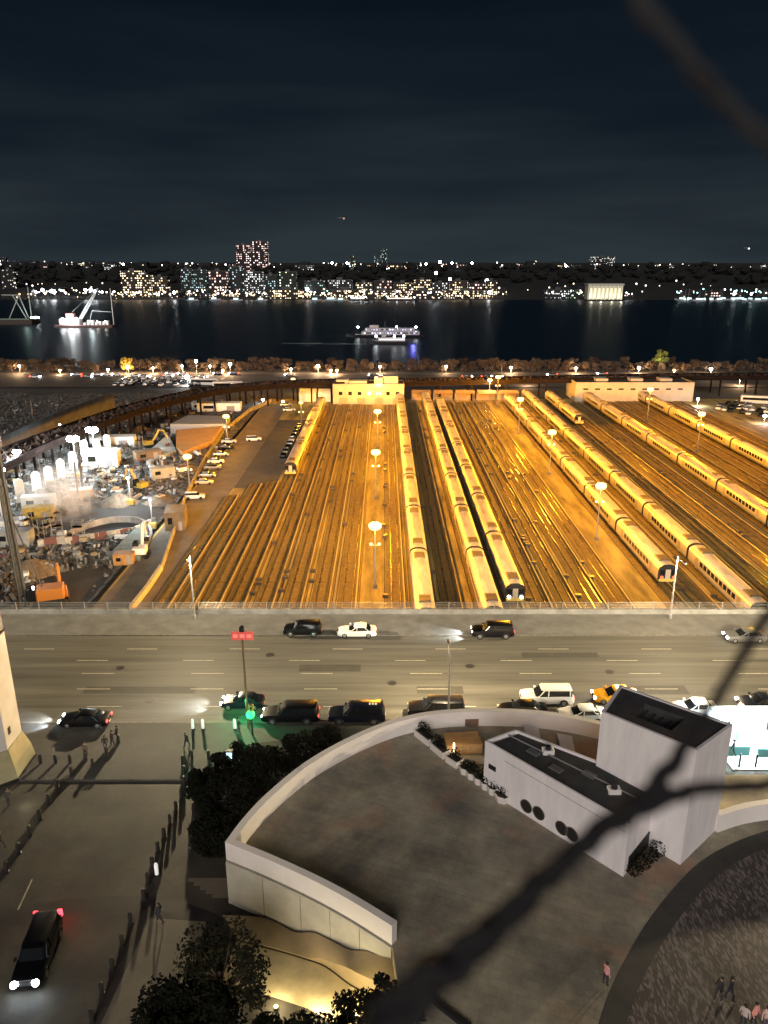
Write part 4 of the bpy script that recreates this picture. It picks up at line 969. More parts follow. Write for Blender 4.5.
# clump outside the arc
for i, (px, py, h, r_, lab) in enumerate(((222, 838, 2.8, 2.5, 'dark round shrub tree nearest the sharp terrace corner'), (230, 808, 3.8, 3.0, 'dark shrub tree second from the sharp terrace corner'), (260, 778, 4.2, 3.0, 'dark shrub tree midway along the curved wall'), (300, 762, 3.6, 2.7, 'dark shrub tree along the curved wall near the black SUV'), (212, 795, 3.6, 2.6, 'dark shrub tree at the edge facing the bollards'), (240, 768, 3.0, 2.4, 'smaller dark shrub tree by the paving border'), (330, 745, 2.6, 1.8, 'small dark shrub tree farthest along the curved wall'))):
    p = U(px, py, 0); make_tree('shrub_tree', (p.x-0.2, p.y-0.4, 0), h*0.58, r_*0.85, 34, 170, leafd, 0.14, lab, 40+i, low=0.2, group='dark shrubs outside the terrace', trunk=0.1)
b = MB(); rr = random.Random(5)
hed = [U(x, y, 0) for x, y in ((205, 770), (228, 750), (300, 740), (335, 742), (300, 760), (250, 800), (222, 850), (200, 850), (192, 810))]
soil = MB(); soil.prism([(p.x, p.y) for p in hed], 0.01, 0.3); o = soil.build('planting_bed', mat('dark_soil', (0.02, 0.016, 0.012), 0.95, ns=3, amt=0.4)); o['kind'] = 'structure'

# white planters along the terrace
plw = mat('planter_white', (0.62, 0.58, 0.53), 0.6)
def planter(pa, pb, wdt, label, seed, z=TF+0.002):
    a, c = U(*pa, TF).xy, U(*pb, TF).xy; m_ = (a+c)/2; L_ = (c-a).length; ang = math.atan2(c.y-a.y, c.x-a.x)
    t = empty('planter', (m_.x, m_.y, z), ang); tag(t, label, 'planter', 'white planters on the terrace')
    if wdt < 0:
        r = -wdt; MB().lathe([(r*0.82, 0), (r, 0.5), (r, 0.62), (r*0.86, 0.62), (r*0.86, 0.5)], 8).build('pot', plw, t)
        w2 = r*0.8; L2 = r*1.6
    else:
        b = MB(); b.box(-L_/2, L_/2, -wdt/2, wdt/2, 0, 0.6); b.build('trough', plw, t); w2 = wdt/2; L2 = L_
    MB().box(-L2/2*0.9, L2/2*0.9, -w2*0.8, w2*0.8, 0.4, 0.625).build('soil', mat('dark_soil', (0, 0, 0)), t)
    rr = random.Random(seed); cr = MB()
    for k in range(max(3, int(L2*2.2))):
        leaves(cr, Vector((rr.uniform(-L2/2*0.85, L2/2*0.85), rr.uniform(-w2, w2)*0.5, 0.95)), 0.42, 90, 0.08, rr, 1.0)
    cr.build('shrub_foliage', leafd, t)
pxs = [(417, 733), (433, 746), (448, 759), (461, 768)]
for i in range(3): planter((pxs[i][0]+1, pxs[i][1]+1), (pxs[i+1][0]-1, pxs[i+1][1]-1), 0.9, 'long white planter trough, %s from the curved parapet' % ORD[i], 60+i)
for i, (x, y) in enumerate(((465, 772), (472, 777), (479, 782), (486, 787), (493, 792), (503, 799))):
    planter((x-4, y-2), (x+4, y+3), -0.52 if i < 5 else -0.75, 'white pot with dark shrub, %s from the long troughs' % ORD[i] if i < 5 else 'largest white pot with dark shrub at the end of the row', 70+i)
# wooden enclosure and crates behind planters
wood = mat('warm_wood', (0.34, 0.20, 0.08), 0.7, ns=1.5, amt=0.3, stretch=(0.3, 1, 1))
p = U(462, 748, TF)
t = empty('timber_crate', (p.x, p.y, TF+0.003), 0.1); tag(t, 'orange timber crate on the terrace behind the long planters', 'crate')
MB().box(-1.5, 1.5, -0.9, 0.9, 0, 0.9).build('crate_body', wood, t)
for k in range(6): MB().box(-1.52+k*0.6, -1.44+k*0.6, -0.95, -0.91, 0, 1.0).build('slat', mat('pale_wood', (0.4, 0.27, 0.13), 0.7), t)
MB().box(-1.55, 1.55, -0.95, 0.95, 0.905, 0.97).build('lid', wood, t)
p = U(466, 762, TF); t = MB().bbox(-1.5, 1.5, -0.25, 0.25, 0, 0.5, 0.04).build('stone_bench', mat('bench_stone', (0.4, 0.33, 0.22), 0.7)); t.location = (p.x, p.y, TF+.003); tag(t, 'low pale bench slab between the timber crate and pavilion', 'bench')
a, c = U(444, 727, TF), U(514, 725, TF)
t = MB().wallstrip([a.xy, c.xy], 0.12, TF+0.003, TF+0.75).build('timber_screen', mat('brown_screen', (0.16, 0.10, 0.07), 0.8, ns=1, amt=0.2)); tag(t, 'brown timber screen beside the inside of the curved parapet', 'screen')
lamp_light('bed_light', (U(455, 752, TF).x, U(455, 752, TF).y-0.5, TF+1.6), 14, (1, 0.62, 0.25), 0.1)
cl = MB().bbox(-0.06, 0.06, -0.06, 0.06, 0, 1.5, 0.01); o = cl.build('lamp_bollard', stm); o.location = (U(455, 752, TF).x-.2, U(455, 752, TF).y-0.9, TF+0.003); tag(o, 'slim lit lamp bollard beside the timber crate', 'lamp')
# dark hedge at pavilion end
rr = random.Random(9); b = MB()
for px, py in ((629, 874), (637, 868), (645, 861), (653, 854), (661, 848)):
    leaves(b, U(px, py, TF)+Vector((0.3, 0, 0.5)), 0.6, 160, 0.1, rr, 0.9)
o = b.build('hedge', leafd); tag(o, 'small dark hedge at the end wall of the white pavilion', 'hedge')
# terrace crate line at the bottom: dark strip
a, c = U(432, 1000, TF), U(470, 1030, TF)
o = MB().tube([(a.x, a.y, TF+0.06), (c.x, c.y, TF+0.06)], 0.25, 4).build('drain_channel', dark_m); o['kind'] = 'structure'

# ------------------------------------------------------------------ white pillar at the left edge
t = empty('clad_pillar', (-35.3, 58.9, 0)); tag(t, 'big white clad pillar with dark upper half at the left edge', 'pillar')
sec = lambda s, z: [(-4.0*s, -1.9*s, z), (0.9*s, -1.9*s, z), (2.1*s, -0.9*s, z), (2.1*s, 1.9*s, z), (-4.0*s, 1.9*s, z)]
MB().loft([sec(1.0, 3.1), sec(0.98, 13.3)]).build('white_cladding', mat('pillar_white', (0.42, 0.41, 0.42), 0.6, ns=0.4, amt=0.15), t)
MB().loft([sec(0.97, 13.3), sec(0.93, 20)]).build('dark_shaft', mat('pillar_dark', (0.012, 0.012, 0.014), 0.6), t)
MB().loft([sec(1.0, 13.31), sec(1.02, 13.5)]).build('band', dark_m, t)
MB().loft([sec(1.3, 0.35), sec(1.22, 1.6), sec(1.03, 3.09)]).build('plinth', mat('plinth_olive', (0.24, 0.22, 0.13), 0.75, ns=0.5, amt=0.2), t)
MB().loft([sec(1.32, 0.02), sec(1.32, 0.34)]).build('base_shadow_gap', dark_m, t)
MB().box(2.101, 2.13, -0.3, 0.1, 4.2, 4.9).build('small_hatch', dark_m, t)
lamp_light('pillar_uplight', (-30.5, 54.5, 0.6), 25, (1, 0.85, 0.6), 0.2)

# ------------------------------------------------------------------ bollards
bp_ = empty('bollard'); tag(bp_, 'x', 'bollard')
MB().lathe([(0.13, 0), (0.13, 0.78), (0.10, 0.86), (0.03, 0.9)], 12).build('post', mat('bollard_dark', (0.03, 0.028, 0.025), 0.5, 0.3), bp_, True)
MB().lathe([(0.19, 0), (0.19, 0.05), (0.14, 0.08)], 12).build('foot', dark_m, bp_)
def brow(pts, n, lab, grp, s=1.15):
    P = arc_points([U(x, y).xy for x, y in pts], 8)
    cum = [0]
    for i in range(1, len(P)): cum.append(cum[-1]+(P[i]-P[i-1]).length)
    for k in range(n):
        d_ = cum[-1]*k/(n-1); i = max(j for j in range(len(P)-1) if cum[j] <= d_+1e-6); f = (d_-cum[i])/max(1e-6, cum[i+1]-cum[i])
        q = P[i].lerp(P[i+1], f); place(bp_, (q.x, q.y, 0.006), 0, lab % ORD[k], grp, s)
brow([(119, 744), (93, 768), (63, 782), (40, 820), (7, 872)], 10, 'dark bollard, %s from the street in the row near the pillar', 'bollards of the row near the pillar')
brow([(41, 764), (56, 764), (71, 764), (86, 762)], 4, 'dark bollard, %s from the pillar in the short street side row', 'bollards of the short street side row')
brow([(183, 765), (184, 790), (172, 820), (155, 860), (144, 900)], 11, 'dark bollard, %s from the street in the row by the shrubs', 'bollards of the row by the shrubs')
brow([(131, 924), (116, 962), (101, 998), (92, 1022)], 5, 'dark bollard, %s past the dark paving band beside the van', 'bollards beside the van')
brow([(192, 760), (209, 760), (226, 760), (243, 759)], 4, 'dark bollard, %s from the left along the pale paving border', 'bollards along the paving border')
wb = empty('white_bollard'); tag(wb, 'x', 'bollard')
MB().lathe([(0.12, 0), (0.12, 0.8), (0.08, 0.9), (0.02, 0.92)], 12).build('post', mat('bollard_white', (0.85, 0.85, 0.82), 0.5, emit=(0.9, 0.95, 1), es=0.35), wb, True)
MB().lathe([(0.18, 0), (0.18, 0.05), (0.13, 0.08)], 12).build('foot', dark_m, wb)
for i, (x, y) in enumerate(((193, 729), (203, 729), (235, 729), (157, 875))):
    place(wb, U(x, y, 0.15), 0, 'white delineator post, ' + ('farther of two standing close at the kerb', 'nearer the traffic light of two standing close', 'standing alone by the traffic light', 'among the dark bollards by the shrubs')[i], 'white posts', 1.2)
p = U(229, 768)
t = empty('lit_kiosk', (p.x, p.y, 0.01)); tag(t, 'slim black information pillar with glowing pale blue edge by the shrubs', 'information pillar')
MB().bbox(-0.2, 0.5, -0.25, 0.25, 0, 1.9, 0.05).build('casing', dark_m, t)
MB().box(-0.1, 0.4, -0.28, -0.252, 0.5, 1.8).build('screen', glow('kiosk_screen', (0.55, 0.85, 1.0), 1.6), t)

# ------------------------------------------------------------------ brightly lit kiosk at the right
ka, kb = U(733, 770, 0.2), U(790, 770, 0.2)
kx, ky = ka.x, ka.y
t = empty('lit_pavilion', (kx, ky, 0.15)); tag(t, 'glaring white glass kiosk with open front by the street', 'kiosk')
kw = 6.0; kd = 6.5
wt = mat('kiosk_white', (0.8, 0.85, 0.85), 0.5)
MB().box(0, kw, 0, kd, 0.01, 0.12).build('floor', wt, t)
MB().box(0, kw, kd-0.15, kd, 0.13, 2.6).build('back_wall', wt, t)
MB().box(0, 0.1, 2.4, kd-0.16, 0.13, 2.6).build('side_wall', wt, t)
for k in range(4):
    MB().box(0.6+k*1.5, 0.75+k*1.5, 0.3, 0.42, 0.13, 1.5).build('turnstile', dark_m, t)
MB().box(0.4, 2.4, 2.0, 2.2, 0.13, 1.1).build('counter', mat('kiosk_teal', (0.1, 0.3, 0.32), 0.5), t)
MB().box(3.0, 5.5, 1.8, 2.0, 0.13, 1.0).build('counter', mat('kiosk_teal', (0, 0, 0)), t)
MB().bbox(0.15, 5.9, kd-2.6, kd-0.2, 2.62, 2.75, 0.03).build('lit_canopy', glow('canopy_glow', (0.80, 0.97, 1.0), 2.5, True), t)
for k in range(4): MB().cyl((0.3+k*1.8, kd-2.5, 0.13), (0.3+k*1.8, kd-2.5, 2.61), 0.06, n=8).build('post', steel, t)
lamp_light('kiosk_light', (2.6, 2.0, 3.4), 4200, (0.72, 0.95, 1.0), 0.5, t)
lamp_light('kiosk_light', (-1.5, 6.5, 3.2), 1600, (0.72, 0.93, 1.0), 0.4, t)
p = U(735, 742, 0.15); t = empty('banner_pole', (p.x, p.y, 0.15)); tag(t, 'slim post with pinkish top beside the glaring kiosk', 'post')
MB().bbox(-0.22, 0.22, -0.1, 0.1, 0, 2.4, 0.04).build('shaft', mat('pole_grey', (0.4, 0.45, 0.5), 0.5), t)
MB().bbox(-0.26, 0.26, -0.14, 0.14, 2.41, 4.2, 0.04).build('cap', mat('pole_pink', (0.7, 0.28, 0.22), 0.5), t)

# ------------------------------------------------------------------ people
skinm = mat('skin', (0.45, 0.28, 0.2), 0.6)
def make_person(loc, rz, label, top, legs, hair=(0.02, 0.015, 0.01), walk=0.25, h=1.72, parent=None):
    J = {}; s = h/1.72
    V = [(0, 0, 0.95), (0, 0, 1.15), (0, 0, 1.38), (0, 0, 1.48), (0, 0.02, 1.60), (0, 0.01, 1.72),
         (0.1, 0, 0.90), (0.11, walk, 0.50), (0.11, walk*0.9, 0.08), (0.11, walk*0.9+0.16, 0.04),
         (-0.1, 0, 0.90), (-0.11, -walk*0.6, 0.50), (-0.11, -walk*1.5, 0.10), (-0.11, -walk*1.5+0.16, 0.05),
         (0.19, 0, 1.40), (0.25, -0.1*walk*4, 1.14), (0.27, 0.05, 0.90), (0.27, 0.08, 0.80),
         (-0.19, 0, 1.40), (-0.25, 0.1*walk*4, 1.14), (-0.27, 0.12, 0.90), (-0.27, 0.15, 0.80)]
    E = [(0, 1), (1, 2), (2, 3), (3, 4), (4, 5), (0, 6), (6, 7), (7, 8), (8, 9), (0, 10), (10, 11), (11, 12), (12, 13), (2, 14), (14, 15), (15, 16), (16, 17), (2, 18), (18, 19), (19, 20), (20, 21)]
    rad = [0.14, 0.13, 0.14, 0.06, 0.10, 0.07, 0.10, 0.07, 0.05, 0.045, 0.10, 0.07, 0.05, 0.045, 0.07, 0.052, 0.04, 0.035, 0.07, 0.052, 0.04, 0.035]
    me = bpy.data.meshes.new('tmp'); me.from_pydata([(x*s, y*s, z*s) for x, y, z in V], E, []); o = bpy.data.objects.new('tmp', me); col.objects.link(o)
    sk = o.modifiers.new('s', 'SKIN'); ss = o.modifiers.new('d', 'SUBSURF'); ss.levels = 1; ss.render_levels = 1
    for i, q in enumerate(me.skin_vertices[0].data): q.radius = (rad[i]*s, rad[i]*s); q.use_root = (i == 0)
    dg = bpy.context.evaluated_depsgraph_get(); m2 = bpy.data.meshes.new_from_object(o.evaluated_get(dg)); bpy.data.objects.remove(o); bpy.data.meshes.remove(me)
    m2.materials.clear()
    for q in (mat('cloth_%s' % str(top), top, 0.9), mat('cloth_%s' % str(legs), legs, 0.9), skinm, black): m2.materials.append(q)
    for f in m2.polygons:
        z = f.center.z/s; x = abs(f.center.x)/s
        f.material_index = 3 if z < 0.1 else (2 if z > 1.5 or (z < 0.86 and x > 0.2) else (1 if z < 0.96 and x < 0.21 else 0)); f.use_smooth = True
    p = bpy.data.objects.new('person', m2); col.objects.link(p); p.location = loc; p.rotation_euler = (0, 0, rz); tag(p, label, 'person')
    MB().sphere((0, -0.02*s, 1.66*s), 0.115*s, 10, 7, 1.0).build('hair', mat('hair_dark', hair, 0.7), p, True)
    return p
dk = (0.03, 0.03, 0.035); rr = random.Random(4)
ppl = [((118, 741), dk, dk, 'person in dark clothes walking nearest the curb beyond the bollards', 0.14), ((113, 746), (0.05, 0.04, 0.04), dk, 'person in dark jacket, one of two close together by the bollards', 0.01), ((106, 751), dk, (0.06, 0.06, 0.08), 'person in dark clothes beside the first bollard of the pillar row', 0.01),
       ((187, 748), dk, dk, 'person in a dark coat standing above the bollards near the shrubs', 0.01), ((239, 733), dk, dk, 'person standing beside the lone white post by the traffic light', 0.14), ((86, 758), (0.12, 0.08, 0.05), dk, 'person in a brown coat by the short bollard row', 0.01),
       ((9, 806), (0.05, 0.05, 0.06), dk, 'person in grey below the white pillar', 0.01), ((160, 922), dk, dk, 'person in dark clothes on the pale path below the dark band', 0.02), ((2, 848), dk, dk, 'person at the left edge near the last bollards', 0.01)]
for (px, py), a, c, lab, z in ppl: make_person(U(px, py, z), rr.uniform(0, 6.28), lab, a, c, walk=rr.uniform(0.05, 0.25))
for (px, py), a, c, lab in (((605, 985), (0.65, 0.3, 0.3), dk, 'person in a pink top standing alone at the dark ring'), ((718, 1000), dk, dk, 'person in black on the round square, first of a dark pair'), ((729, 1000), (0.02, 0.02, 0.03), (0.03, 0.03, 0.05), 'person in black on the round square, second of the dark pair'),
                            ((742, 1028), (0.55, 0.45, 0.42), dk, 'person in a cream top at the bottom corner'), ((753, 1026), (0.7, 0.3, 0.25), dk, 'person in a salmon top at the bottom corner'), ((764, 1030), (0.6, 0.42, 0.36), (0.1, 0.08, 0.1), 'person in a beige top at the bottom corner')):
    make_person(U(px, py, TF+0.02), rr.uniform(0, 6.28), lab, a, c, walk=rr.uniform(0.02, 0.2))
for (px, py), lab in (((727, 735), 'person standing at the back of the glaring kiosk'), ((732, 756), 'person at the open front of the glaring kiosk')):
    make_person(U(px, py, 0.16), 1.0, lab, dk, dk)

# ------------------------------------------------------------------ construction site
cg = mat('site_ground', (0.10, 0.09, 0.075), 0.9, ns=0.7, amt=0.7, bump=0.8, bs=2, c2=(0.022, 0.02, 0.018), contrast=0.14)
def sh(x, y):
    z = -9.0+0.9*noise.noise(Vector((x*0.08, y*0.08, 0)))+0.7*noise.noise(Vector((x*0.3, y*0.3, 2)))
    e = min(1, (-48-x)/5.0); z = -9.0+(z+9.0)*max(0, e)
    for cx, cy, r, d_ in ((-51, 122, 8, -2.6), (-60, 160, 10, -3.0), (-83, 215, 10, 1.5), (-58, 214, 9, 1.0)):
        q = math.hypot(x-cx, y-cy)/r
        if q < 1.4: z += d_*max(0, min(1, (1.4-q)/0.5))*max(0, e)
    return z
b = MB(); N1, N2 = 70, 100; xs = [-200+152*i/N1 for i in range(N1+1)]; ys = [93+232*j/N2 for j in range(N2+1)]
b.add([(x, y, sh(x, y)) for y in ys for x in xs], [(j*(N1+1)+i, j*(N1+1)+i+1, (j+1)*(N1+1)+i+1, (j+1)*(N1+1)+i) for j in range(N2) for i in range(N1)])
o = b.build('construction_ground', cg, smooth=True); o['kind'] = 'structure'
def S(px, py, dz=0.0):
    p = U(px, py, Zy); p.z = sh(p.x, p.y)+dz if p.x < -48 else Zy+dz; return p
# hoarding between site and yard
hb = [S(133, 612), S(150, 590), S(163, 570), S(176, 530), S(186, 500), S(205, 462), S(225, 432), S(250, 412), S(272, 402)]
t = MB().wallstrip([p.xy for p in hb[2:]], 0.25, -10, -7.6).build('site_hoarding', mat('hoarding', (0.3, 0.27, 0.22), 0.85, ns=0.4, amt=0.4)); tag(t, 'low grey hoarding between the construction site and service road', 'hoarding')
t = MB().wallstrip([p.xy for p in hb[:3]], 0.6, -9.2, -7.9).build('concrete_barrier', mat('barrier_yellowish', (0.5, 0.42, 0.25), 0.7, ns=1, amt=0.2)); tag(t, 'pale concrete barrier at the corner of the pit by the service road', 'barrier')
# arched white bays lit by floods
archm = mat('arch_panel', (0.75, 0.78, 0.76), 0.6, ns=0.8, amt=0.08)
ax = [(6, 515), (22, 505), (38, 494), (50, 487), (62, 478), (74, 470), (86, 464), (98, 458), (108, 452)]
for i, (px, py) in enumerate(ax):
    p = S(px, py); hh = 6.0-0.25*i; wv = 1.0
    t = empty('arched_panel', (p.x, p.y, p.z), R(28)); tag(t, 'white round topped panel standing in the floodlit row, %s from the drill rig end' % ORD[i], 'panel', 'white round topped panels')
    pts_ = [(-wv, 0), (wv, 0), (wv, hh-wv)]+[(wv*math.cos(a*PI/8), hh-wv+wv*math.sin(a*PI/8)) for a in range(1, 8)]+[(-wv, hh-wv)]
    b = MB(); k = len(pts_); b.add([(x, -0.25, z) for x, z in pts_]+[(x, 0.25, z) for x, z in pts_], [tuple(range(k)), tuple(range(k, 2*k))[::-1]]+[(q, (q+1) % k, k+(q+1) % k, k+q) for q in range(k)])
    b.build('panel_face', archm, t)
    MB().tube([(-wv*0.6, 0.3, hh*0.6), (-wv*0.6, 2.4, 0)], 0.08, 6).build('brace', steel, t)
# flood masts
fw = glow('flood_white', (0.86, 0.97, 1.0), 90)
def flood(px, py, hgt, label, pw, size=0.7):
    # px,py: where the head shows; find the ground under it
    for Y in [100+0.5*i for i in range(500)]:
        if ZW(py, Y) < Zy+hgt: break
    x = XW(px, Y, Zy+hgt); t = empty('flood_mast', (x, Y, Zy)); tag(t, label, 'light mast', 'white floodlight masts of the site')
    MB().tube([(0, 0, -0.5), (0, 0, hgt-0.2)], 0.12, 8).build('mast', steel, t)
    MB().bbox(-0.8, 0.8, -0.5, 0.5, -0.4, 0.9, 0.08).build('generator', mat('generator', (0.5, 0.35, 0.08), 0.6), t)
    for s in (-1, 1): MB().sphere((s*size*0.55, -0.15, hgt), size*0.7, 12, 8, 0.8).build('lamp_head', fw, t)
    lamp_light('flood_light', (0, -1.2, hgt-0.6), pw, (0.80, 0.93, 1.0), 0.4, t)
flood(92, 430, 10, 'white flood mast, brightest one above the white cabins', 20000, 1.35)
flood(73, 439, 10, 'white flood mast beside the tall post above the arched panels', 17000, 1.3)
flood(17, 452, 9, 'white flood mast behind the drill rig', 13000, 0.8)
flood(150, 500, 6, 'short white flood mast by the hoarding near the brown container', 3500, 0.15)
flood(1, 470, 8, 'white flood mast at the left edge by the arched panels', 11000, 0.8)
flood(128, 478, 6, 'short white flood mast amid the material stacks', 5500, 0.3)
flood(60, 425, 8, 'white flood mast behind the first posts near the ramp wall', 3000, 0.2)
# containers / cabins
def container(px, py, L_, W_, Hh, rz, m, label, cat='container', dz=0.0):
    p = S(px, py, dz); t = empty('site_container', (p.x, p.y, p.z-0.2), rz); tag(t, label, cat)
    b = MB(); n_ = int(L_/0.4)
    MB().box(-L_/2, L_/2, -W_/2, W_/2, 0, Hh).build('body', m, t)
    for k in range(n_): 
        pass
    MB().box(-L_/2-0.05, L_/2+0.05, -W_/2-0.05, W_/2+0.05, Hh+0.002, Hh+0.12).build('roof', m, t)
    MB().box(L_*0.18, L_*0.36, -W_/2-0.04, -W_/2-0.003, 0.1, min(2.1, Hh-0.1)).build('door', mat('cabin_door', (0.25, 0.25, 0.27), 0.6), t)
    MB().box(-L_*0.35, -L_*0.12, -W_/2-0.04, -W_/2-0.003, Hh*0.4, Hh*0.75).build('window', glassd, t)
    return t
wc = mat('container_white', (0.72, 0.75, 0.74), 0.6, ns=0.6, amt=0.1); yc = mat('container_yellow', (0.42, 0.30, 0.06), 0.6, ns=1, amt=0.3); oc = mat('container_orange', (0.35, 0.18, 0.05), 0.6, ns=1, amt=0.3)
gc = mat('container_grey', (0.28, 0.29, 0.28), 0.7, ns=0.5, amt=0.3); bc = mat('container_brown', (0.15, 0.11, 0.07), 0.7, ns=0.5, amt=0.3); tcn = mat('container_teal', (0.09, 0.12, 0.12), 0.7); rc = mat('container_red', (0.13, 0.05, 0.045), 0.7)
container(103, 466, 9, 4.5, 4.2, 0.1, wc, 'large white cabin glaring under the brightest flood mast', 'cabin')
container(112, 447, 14, 4, 3.0, 0.1, wc, 'long white cabin behind the large glaring one', 'cabin')
container(40, 520, 6, 2.6, 3.2, 0.2, yc, 'yellow container beside the tall drill rig mast')
container(40, 508, 7, 2.6, 2.8, 0.2, wc, 'white container behind the yellow one')
container(82, 498, 5, 3, 2.6, 0.3, oc, 'small orange container beside the steam')
container(177, 526, 4, 6, 4.0, 0.15, bc, 'tall brown container at the edge of the service road')
container(15, 545, 7, 3, 3.0, 0.0, gc, 'grey container beside the foot of the drill rig mast')
container(8, 528, 8, 3, 2.6, 0.1, wc, 'white container left of the drill rig mast')
container(148, 462, 7, 3, 2.6, 0.6, bc, 'brown container amid the yard of materials')
container(163, 478, 6, 2.5, 2.6, 0.5, gc, 'grey container near the service road hoarding')
container(125, 562, 3.6, 2.4, 2.0, 0.1, oc, 'orange yellow container above the dark pit')
container(220, 411, 16, 4.5, 3.0, 0.05, wc, 'long white office trailer behind the brown deck', 'trailer')
container(202, 408, 7, 4, 3.0, 0.05, wc, 'short white trailer left of the long office trailer', 'trailer')
# brown deck and blue-grey roof
for nm, q, m, lab, zz in (('timber_deck', [(176, 430), (222, 426), (212, 440), (182, 452), (176, 446)], mat('deck_brown', (0.36, 0.22, 0.10), 0.8, ns=0.3, amt=0.2), 'brown timber deck in the middle of the construction site', -6.5),
                          ('canvas_roof', [(170, 424), (188, 415), (230, 416), (226, 424)], mat('canvas_grey', (0.25, 0.27, 0.3), 0.7), 'grey canvas roof behind the brown timber deck', -6),
                          ('pale_tarpaulin', [(152, 448), (168, 434), (176, 450), (160, 456)], mat('tarp_pale', (0.45, 0.52, 0.55), 0.6, ns=0.5, amt=0.2), 'pale blue tarpaulin beside the brown deck', -7),
                          ('green_tarpaulin', [(108, 555), (135, 528), (148, 532), (140, 556)], mat('tarp_green', (0.16, 0.2, 0.17), 0.8, ns=0.5, amt=0.3), 'grey green tarpaulin over the slope of the round pit', -8)):
    poly = [U(x, y, zz).xy for x, y in q]; b = MB(); b.prism([(p.x, p.y) for p in poly], -9.6, zz); o = b.build(nm, m); tag(o, lab, nm.replace('_', ' '))
# drill rig
p = S(30, 604); t = empty('drill_rig', (p.x+2.4, p.y, Zy+0.1), R(20)); tag(t, 'tall dark drilling rig mast with orange machine body', 'drill rig')
och = mat('machine_orange', (0.45, 0.17, 0.03), 0.5)
MB().bbox(-1.0, 3.2, -1.6, 1.6, 1.1, 2.9, 0.15).build('machine_body', och, t)
for s in (-1, 1): MB().bbox(-1.6, 3.6, s*1.7-0.4, s*1.7+0.4, 0, 1.05, 0.3).build('track', black, t)
cb = MB().bbox(-2.0, -0.9, -1.5, -0.1, 1.1, 3.1, 0.1).build('cab', glassd, t)
MB().box(-1.4, -1.1, -0.9, -0.6, 3.2, 3.45).build('beacon', glow('work_lamp', (0.9, 0.97, 1), 25), t)
mast = MB()
for sx_, sy_ in ((-0.45, -0.45), (0.45, -0.45), (0.45, 0.45), (-0.45, 0.45)): mast.tube([(-3.0+sx_, sy_, 0), (-3.6+sx_*0.9, sy_*0.9, 28)], 0.2, 5)
for k in range(20):
    z0_, z1_ = k*1.4, k*1.4+1.4; xo = -3.0-0.6*z0_/28
    mast.tube([(xo-0.45, -0.45, z0_), (xo+0.45, -0.45, z1_)], 0.07, 4); mast.tube([(xo+0.45, 0.45, z0_), (xo-0.45, 0.45, z1_)], 0.07, 4)
mast.build('mast', mat('mast_dark', (0.04, 0.04, 0.04), 0.6), t)
MB().cyl((-3.2, 0, 2), (-3.7, 0, 26), 0.42, n=10).build('drill_stem', mat('stem', (0.09, 0.085, 0.08), 0.5, 0.5), t)
MB().tube([(0, 0, 2.9), (-3.3, 0, 17)], 0.14, 6).build('stay', mat('mast_dark', (0, 0, 0)), t)
MB().bbox(-4.5, -2.7, -0.8, 0.8, 26.5, 28.6, 0.2).build('mast_head', mat('mast_dark', (0, 0, 0)), t)
# tall posts
for i, (px, yt, yb) in enumerate(((79, 462, 500), (83, 440, 490), (36, 400, 440), (0, 0, 0))):
    if not px: continue
    p = S(px, yb); o = MB().tube([(0, 0, -0.5), (0, 0, max(3, ZW(yt, p.y)-p.z))], [0.3, 0.22], 8).build('steel_pile', mat('mast_dark', (0, 0, 0))); o.location = p
    tag(o, 'dark steel pile standing ' + ('left of the white cabins', 'between the two brightest flood masts', 'by the dark walkway')[i], 'pile', 'steel piles')
# excavators
def excavator(px, py, rz, m, label, arm=1.0):
    p = S(px, py); p.z = max(p.z, Zy-0.5); t = empty('excavator', (p.x, p.y, p.z), rz); tag(t, label, 'excavator')
    for s in (-1, 1): MB().bbox(-1.9, 1.9, s*1.2-0.3, s*1.2+0.3, 0, 0.85, 0.25).build('track', black, t)
    MB().bbox(-1.9, 0.9, -1.25, 1.25, 0.95, 2.1, 0.15).build('machine_body', m, t)
    MB().bbox(-0.4, 1.0, 0.25, 1.3, 1.2, 2.9, 0.12).build('cab', glassd, t)
    MB().tube([(0.8, -0.2, 1.6), (3.0*arm, -0.2, 4.8*arm), (4.6*arm, -0.2, 4.6*arm)], [0.28, 0.34, 0.2], 6).build('boom', m, t)
    MB().tube([(4.4*arm, -0.2, 4.8*arm), (5.6*arm, -0.2, 1.8)], [0.24, 0.16], 6).build('arm', m, t)
    MB().prism([(5.1*arm, -0.7), (6.0*arm, -0.7), (6.0*arm, 0.3), (5.1*arm, 0.3)], 0.9, 1.8).build('bucket', dark_m, t)
excavator(60, 596, 2.0, och, 'orange excavator working by the dark pit')
excavator(141, 556, 1.7, mat('machine_white', (0.7, 0.7, 0.66), 0.5), 'white excavator with raised arm beside the service road', 1.1)
excavator(150, 447, 0.6, mat('machine_yellow', (0.4, 0.27, 0.04), 0.5), 'yellow excavator beside the pale tarpaulin')
excavator(140, 488, 2.6, mat('machine_yellow', (0, 0, 0)), 'yellow excavator near the short flood mast')
